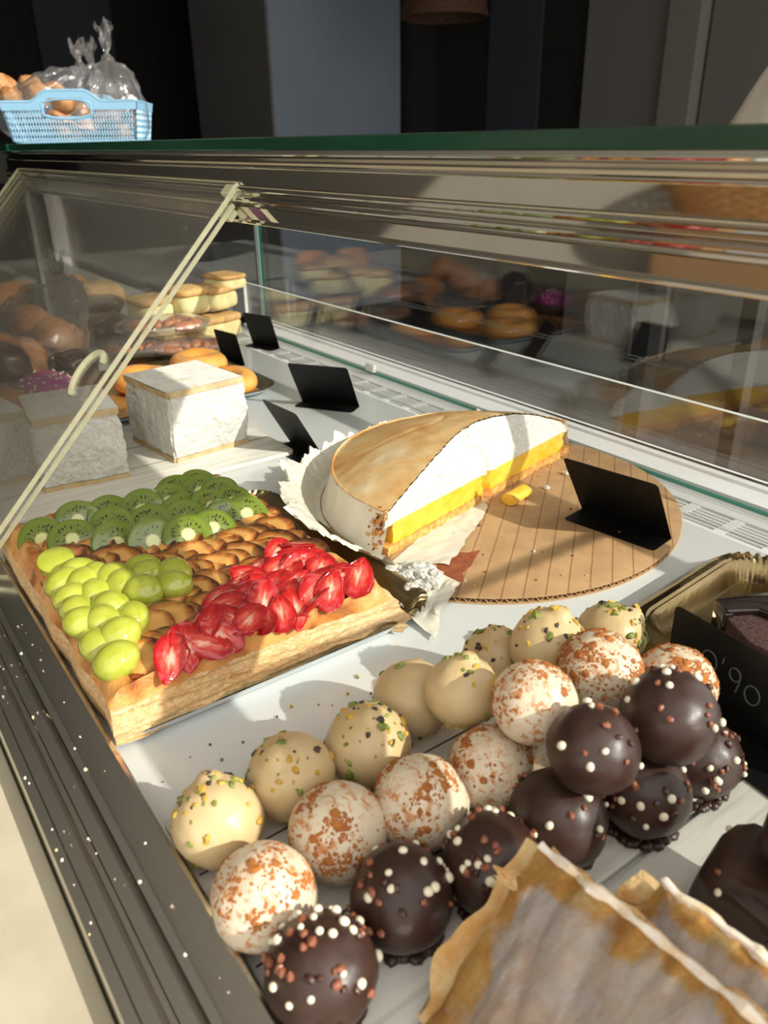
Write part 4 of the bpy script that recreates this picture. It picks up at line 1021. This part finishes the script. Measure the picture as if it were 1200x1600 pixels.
# ------------------------------------------------------------------ meringue blocks
def block(loc, lx, ly, h, rz, label, seed):
    o = thing('meringue_block', loc, label, 'pastry', 'puff pastry and meringue blocks')
    def side(name, z0, z1, m, amp, grow, mt=None, sc=60):
        mb = MB(); per = []
        n_ = 40
        for (xa, ya, xb, yb) in ((0, 0, 1, 0), (1, 0, 1, 1), (1, 1, 0, 1), (0, 1, 0, 0)):
            for i in range(n_): t = i / n_; per.append(((xa + (xb - xa) * t - .5), (ya + (yb - ya) * t - .5)))
        rws = []; nr_ = 34 if h > .02 and z1 - z0 > .02 else 3
        for j in range(nr_ + 1):
            z = z0 + (z1 - z0) * j / nr_; row = []
            for (a, b) in per:
                p = Vector((a * (lx + grow), b * (ly + grow), z)); d = Vector((a, b, 0)).normalized(); dd = Vector((round(a * 1.999), round(b * 1.999), 0))
                if dd.length == 0: dd = d
                cut = .96 if abs(a) > .495 and abs(b) > .495 else 1
                row.append(Vector((p.x * cut, p.y * cut, z)) + dd.normalized() * (amp * nz(p, sc, seed) + amp * .8 * nz(p, sc * 2.6, seed + 3) + amp * 1.2 * nz(p, sc * .35, seed + 9) + (.003 * math.sin(pi * j / nr_) if nr_ > 3 else 0)))
            rws.append(row)
        shell(mb, rws)
        g = 14
        for zz in (z0, z1):
            mb.grid(lambda u, v: Vector(((u - .5) * (lx + grow) * .985, (v - .5) * (ly + grow) * .985, zz + (.0012 * nz((u, v, zz), 9, seed) if 0 < u < 1 and 0 < v < 1 else 0))), g, g)
            k0 = (g - 1) ** 2
            if mt and zz == z1:
                for i in range(k0): mb.mi[-1 - i] = 1
        return mb.build(name, [m, mt or m], o, ang=50)
    side('bottom_sheet', 0, .005, M['wafer'], .0012, .003)
    side('meringue', .005, h - .007, M['meringue'], .0026, 0)
    side('top_sheet', h - .007, h, M['wafer'], .0012, .002, M['sugarsheet'])
    o.rotation_euler = (0, 0, rz); return o
block((-.850, .329, .005), .104, .095, .080, .11, 'white meringue block with sugar-dusted top, standing in the sun left of the price card', 2)
block((-.842, .196, .005), .100, .084, .077, -.12, 'white meringue block behind the sliding pane edges, wholly in shade', 4)
block((-.885, .121, .005), .080, .056, .074, .15, 'white meringue block cut off by the left edge of the photo', 6)

# ------------------------------------------------------------------ goods at the back of the case
def doughnut(c, rz, label, s=1):
    o = thing('doughnut', c, label, 'doughnut', 'glazed doughnuts')
    mb = MB()
    def f(u, v):
        a = 2 * pi * u; b = 2 * pi * v; q = .0155 * (1 + .08 * math.sin(2 * a + rz) + .05 * nz((math.cos(a), math.sin(a), rz), 2, 3)); q *= 1.1; rr = .0285 * s + q * math.cos(b) * 1.12
        return (rr * math.cos(a), rr * math.sin(a) * .95, q * math.sin(b) * (1.02 if math.sin(b) > 0 else .8))
    mb.grid(f, 44, 20, closeu=True, closev=True); mb.build('ring', M['dough'], o, ang=180)
doughnut((-1.099, .368, .0165), .5, 'glazed golden doughnut, leftmost of the three behind the white block')
doughnut((-1.140, .470, .0165), 2, 'glazed golden doughnut, farthest back of the three by the dark card')
doughnut((-1.015, .455, .0165), 4, 'glazed golden doughnut, nearest to the tray corner')
def palmier(c, s, rz, label, seed, lean=0):
    o = thing('palmier', c, label, 'pastry', 'palmier pastries'); o.rotation_euler = (lean, 0, rz)
    mb = MB()
    for sg in (-1, 1):
        pts = []
        for i in range(26):
            t = i / 25; a = -1.9 + 5.6 * t; rr = .030 * s * (1 - .38 * t); pts.append((sg * (.028 * s + rr * math.cos(a) * .9), rr * math.sin(a) * .8 + .004, .0025 * nz((a, sg, 0), 1.5, seed)))
        mb.tube(pts, [.0112 * s * (1 + .12 * nz((i, sg, 0), .4, seed)) for i in range(26)], 10)
    for v_ in mb.v: v_.z = v_.z * .62 + .003 * nz(v_, 60, seed)
    mb.build('coil', M['palm'], o, ang=180)
    mb = MB(); mb.ball((0, 0, 0), (.075 * s, .045 * s, .0155), 30, 12, lambda d, p: p * (1 + .08 * nz(d, 3, seed) + .04 * nz(d, 8, seed))); mb.build('film_wrap', M['film'], o, ang=180)
palmier((-1.305, .445, .0165), 1.0, 1.1, 'film-wrapped palmier pastry lying lowest behind the sliding panes', 1)
palmier((-1.262, .510, .0165), .95, 1.3, 'film-wrapped palmier pastry lying nearest the dark price card', 2)
palmier((-1.300, .480, .0500), 1.05, 1.2, 'film-wrapped palmier pastry on top of the pile behind the doughnuts', 3, .05)
foil_tray('foil_tray', -1.37, -1.235, .40, .545, [(0, .001), (.3, .002), (.7, .006), (1, .007)], (.02, .02, .02, .02), 'silver rimmed tray under the palmier pastries', .001, mats=('steel', 'gold'))
def sponge(c, l, rz, label, seed):
    o = thing('sponge_sandwich', c, label, 'cake', 'cream sponge sandwiches'); o.rotation_euler = (0, 0, rz)
    def fn(z0, z1, rr):
        mb = MB()
        def f(d, p):
            e = .5; v = Vector([math.copysign(abs(x) ** e, x) for x in d]); return Vector((v.x * l[0] * rr, v.y * l[1] * rr, (z0 + z1) / 2 + v.z * (z1 - z0) / 2)) * (1 + .03 * nz(d, 3, seed))
        mb.ball((0, 0, 0), 1, 28, 16, f); return mb
    fn(-l[2], l[2] * .55, 1.0).build('sponge', M['sandwich'], o, ang=180); fn(l[2] * .35, l[2], 1.02).build('biscuit_top', M['cookie'], o, ang=180)
for c, l, rz, lb in [((-1.386, .495, .060), (.033, .036, .026), .3, 'cream sponge sandwich left of the stack, behind the pane edges'),
                     ((-1.374, .560, .072), (.034, .034, .024), .2, 'cream sponge sandwich in the middle on top of the stack'),
                     ((-1.375, .612, .072), (.034, .036, .022), .5, 'cream sponge sandwich at the upper right of the stack'),
                     ((-1.345, .575, .024), (.030, .030, .022), .1, 'pale sponge sandwich low in the middle of the stack'),
                     ((-1.356, .618, .023), (.026, .026, .022), .4, 'pale sponge sandwich low at the right end of the stack'),
                     ((-1.388, .530, .022), (.030, .026, .021), .0, 'pale sponge sandwich low at the left of the stack'),
                     ((-1.384, .640, .096), (.036, .030, .014), .2, 'flat pale cake topmost and farthest back of the stack')]:
    sponge(c, l, rz, lb, R.randrange(99))
def cookie(c, r, h, label, m='cookie', rot=0):
    o = thing('round_biscuit', c, label, 'biscuit', 'round biscuits beyond the partition'); o.rotation_euler = (0, rot, 0)
    MB().lathe([(0, h), (r * .8, h * .9), (r * .97, h * .45), (r, 0), (r * .9, -h * .6), (0, -h * .7)], 36, fn=lambda p, a: p * (1 + .03 * math.sin(5 * a))).build('biscuit', M[m], o, ang=180)
cookie((-1.565, .458, .060), .050, .026, 'big round pale biscuit lying on the pile beyond the partition', rot=.25)
cookie((-1.530, .440, .020), .045, .022, 'round pale biscuit beneath the big one beyond the partition')
cookie((-1.528, .375, .020), .040, .020, 'small pale biscuit left of the big one beyond the partition')
cookie((-1.715, .442, .045), .042, .044, 'orange brown bun behind the big biscuit at the rear post', 'muffin')
cookie((-1.700, .335, .045), .042, .044, 'orange brown bun at the far left beyond the partition', 'muffin')
# bag of buns
for i, (p, lb) in enumerate([((-1.395, .292, .066), 'topmost'), ((-1.322, .306, .055), 'right upper'), ((-1.325, .262, .030), 'front'), ((-1.388, .338, .032), 'rear right'), ((-1.290, .250, .024), 'lowest front'), ((-1.385, .235, .030), 'left')]):
    lump('bagged_bun', p, (.033, .031, .026), M['muffin'], 'brown bun in the clear bag behind the panes, %s one' % lb, 'bun', 'buns in the clear bag', seed=i, amp=.14, freq=2.2)
filmbag('bun_bag', (-1.330, .285, .060), (.088, .076, .057), (-1.395, .35, .128), 'clear plastic bag of brown buns behind the sliding panes, left', seed=5, tuft=.03)
# purple iced cake with pearls, dark chocolate cube, nut cluster
o = wthing('iced_cake', (-1.11, .236, .0), 'purple iced cake dotted with white pearls behind the panes', 'cake')
MB().ball((-1.115, .238, .018), (.046, .040, .016), 30, 14, lambda d, p: p).build('dark_base', M['choc'], o, ang=180)
MB().ball((-1.110, .236, .027), (.040, .036, .024), 30, 16, lambda d, p: p * (1 + .07 * nz(d, 2, 5))).build('icing', M['purple'], o, ang=180)
for i in range(36):
    d = Vector((R.uniform(-.2, 1), R.uniform(-1, 1), R.uniform(0, 1))).normalized(); p = Vector((-1.110, .236, .027)) + Vector((d.x * .040, d.y * .036, d.z * .024))
    part('sugar_pearl', pw, None, p + d * .0005, face(d), o, 1.05)
bar('chocolate_cube', (-1.172, .292, .030), (.034, .030, .030), 'dark chocolate coated cube between the purple cake and the palmiers', 12, .3)
lump('nut_cluster', (-1.073, .176, .022), (.034, .030, .024), M['bread'], 'pale nutty cluster at the left edge in front of the purple cake', 'pastry', None, seed=4, amp=.3, freq=2.6)
lump('chocolate_bun', (-1.245, .215, .034), (.040, .036, .034), M['choc'], 'dark chocolate bun at the left edge below the bag of buns', 'bun', None, seed=7, amp=.2, freq=2)
# ------------------------------------------------------------------ light and camera
az = Vector((-.92, -.39, 0)).normalized(); el = math.radians(30.5)
d = Vector((az.x * math.cos(el), az.y * math.cos(el), -math.sin(el)))
sun = bpy.data.lights.new('sun', 'SUN'); sun.energy = 5.5; sun.angle = math.radians(.53); sun.color = (1, .95, .86)
so = bpy.data.objects.new('sun', sun); C.objects.link(so); so.rotation_mode = 'QUATERNION'; so.rotation_quaternion = d.to_track_quat('-Z', 'Y'); so.location = (3, 2, 3)
w = bpy.data.worlds.new('sky'); bpy.context.scene.world = w; w.use_nodes = True
bg = w.node_tree.nodes['Background']; bg.inputs[0].default_value = (1.0, .97, .92, 1); bg.inputs[1].default_value = 1.7

F = 1224.0; pitch, yaw, roll = [math.radians(a) for a in (25.29, 35.72, -.85)]
f0 = Vector((-math.cos(yaw), math.sin(yaw), 0)); r0 = Vector((math.sin(yaw), math.cos(yaw), 0)); u0 = Vector((0, 0, 1))
fw = f0 * math.cos(pitch) - u0 * math.sin(pitch); uu = u0 * math.cos(pitch) + f0 * math.sin(pitch)
rr = r0 * math.cos(roll) + uu * math.sin(roll); u2 = uu * math.cos(roll) - r0 * math.sin(roll)
cam = bpy.data.cameras.new('camera'); co = bpy.data.objects.new('camera', cam); C.objects.link(co)
mt = Matrix((rr, u2, -fw)).transposed().to_4x4(); mt.translation = Vector((0, 0, .3245)); co.matrix_world = mt
cam.sensor_fit = 'VERTICAL'; cam.sensor_height = 24; cam.lens = F / 1600 * 24; cam.clip_start = .01
cam.dof.use_dof = True; cam.dof.focus_distance = .62; cam.dof.aperture_fstop = 8.0
sc = bpy.context.scene; sc.camera = co
sc.view_settings.view_transform = 'Standard'; sc.view_settings.look = 'None'; sc.view_settings.exposure = 0; sc.view_settings.gamma = 1
sc.view_settings.use_curve_mapping = False
for o in bpy.data.objects:
    if '_loc' in o: del o['_loc']
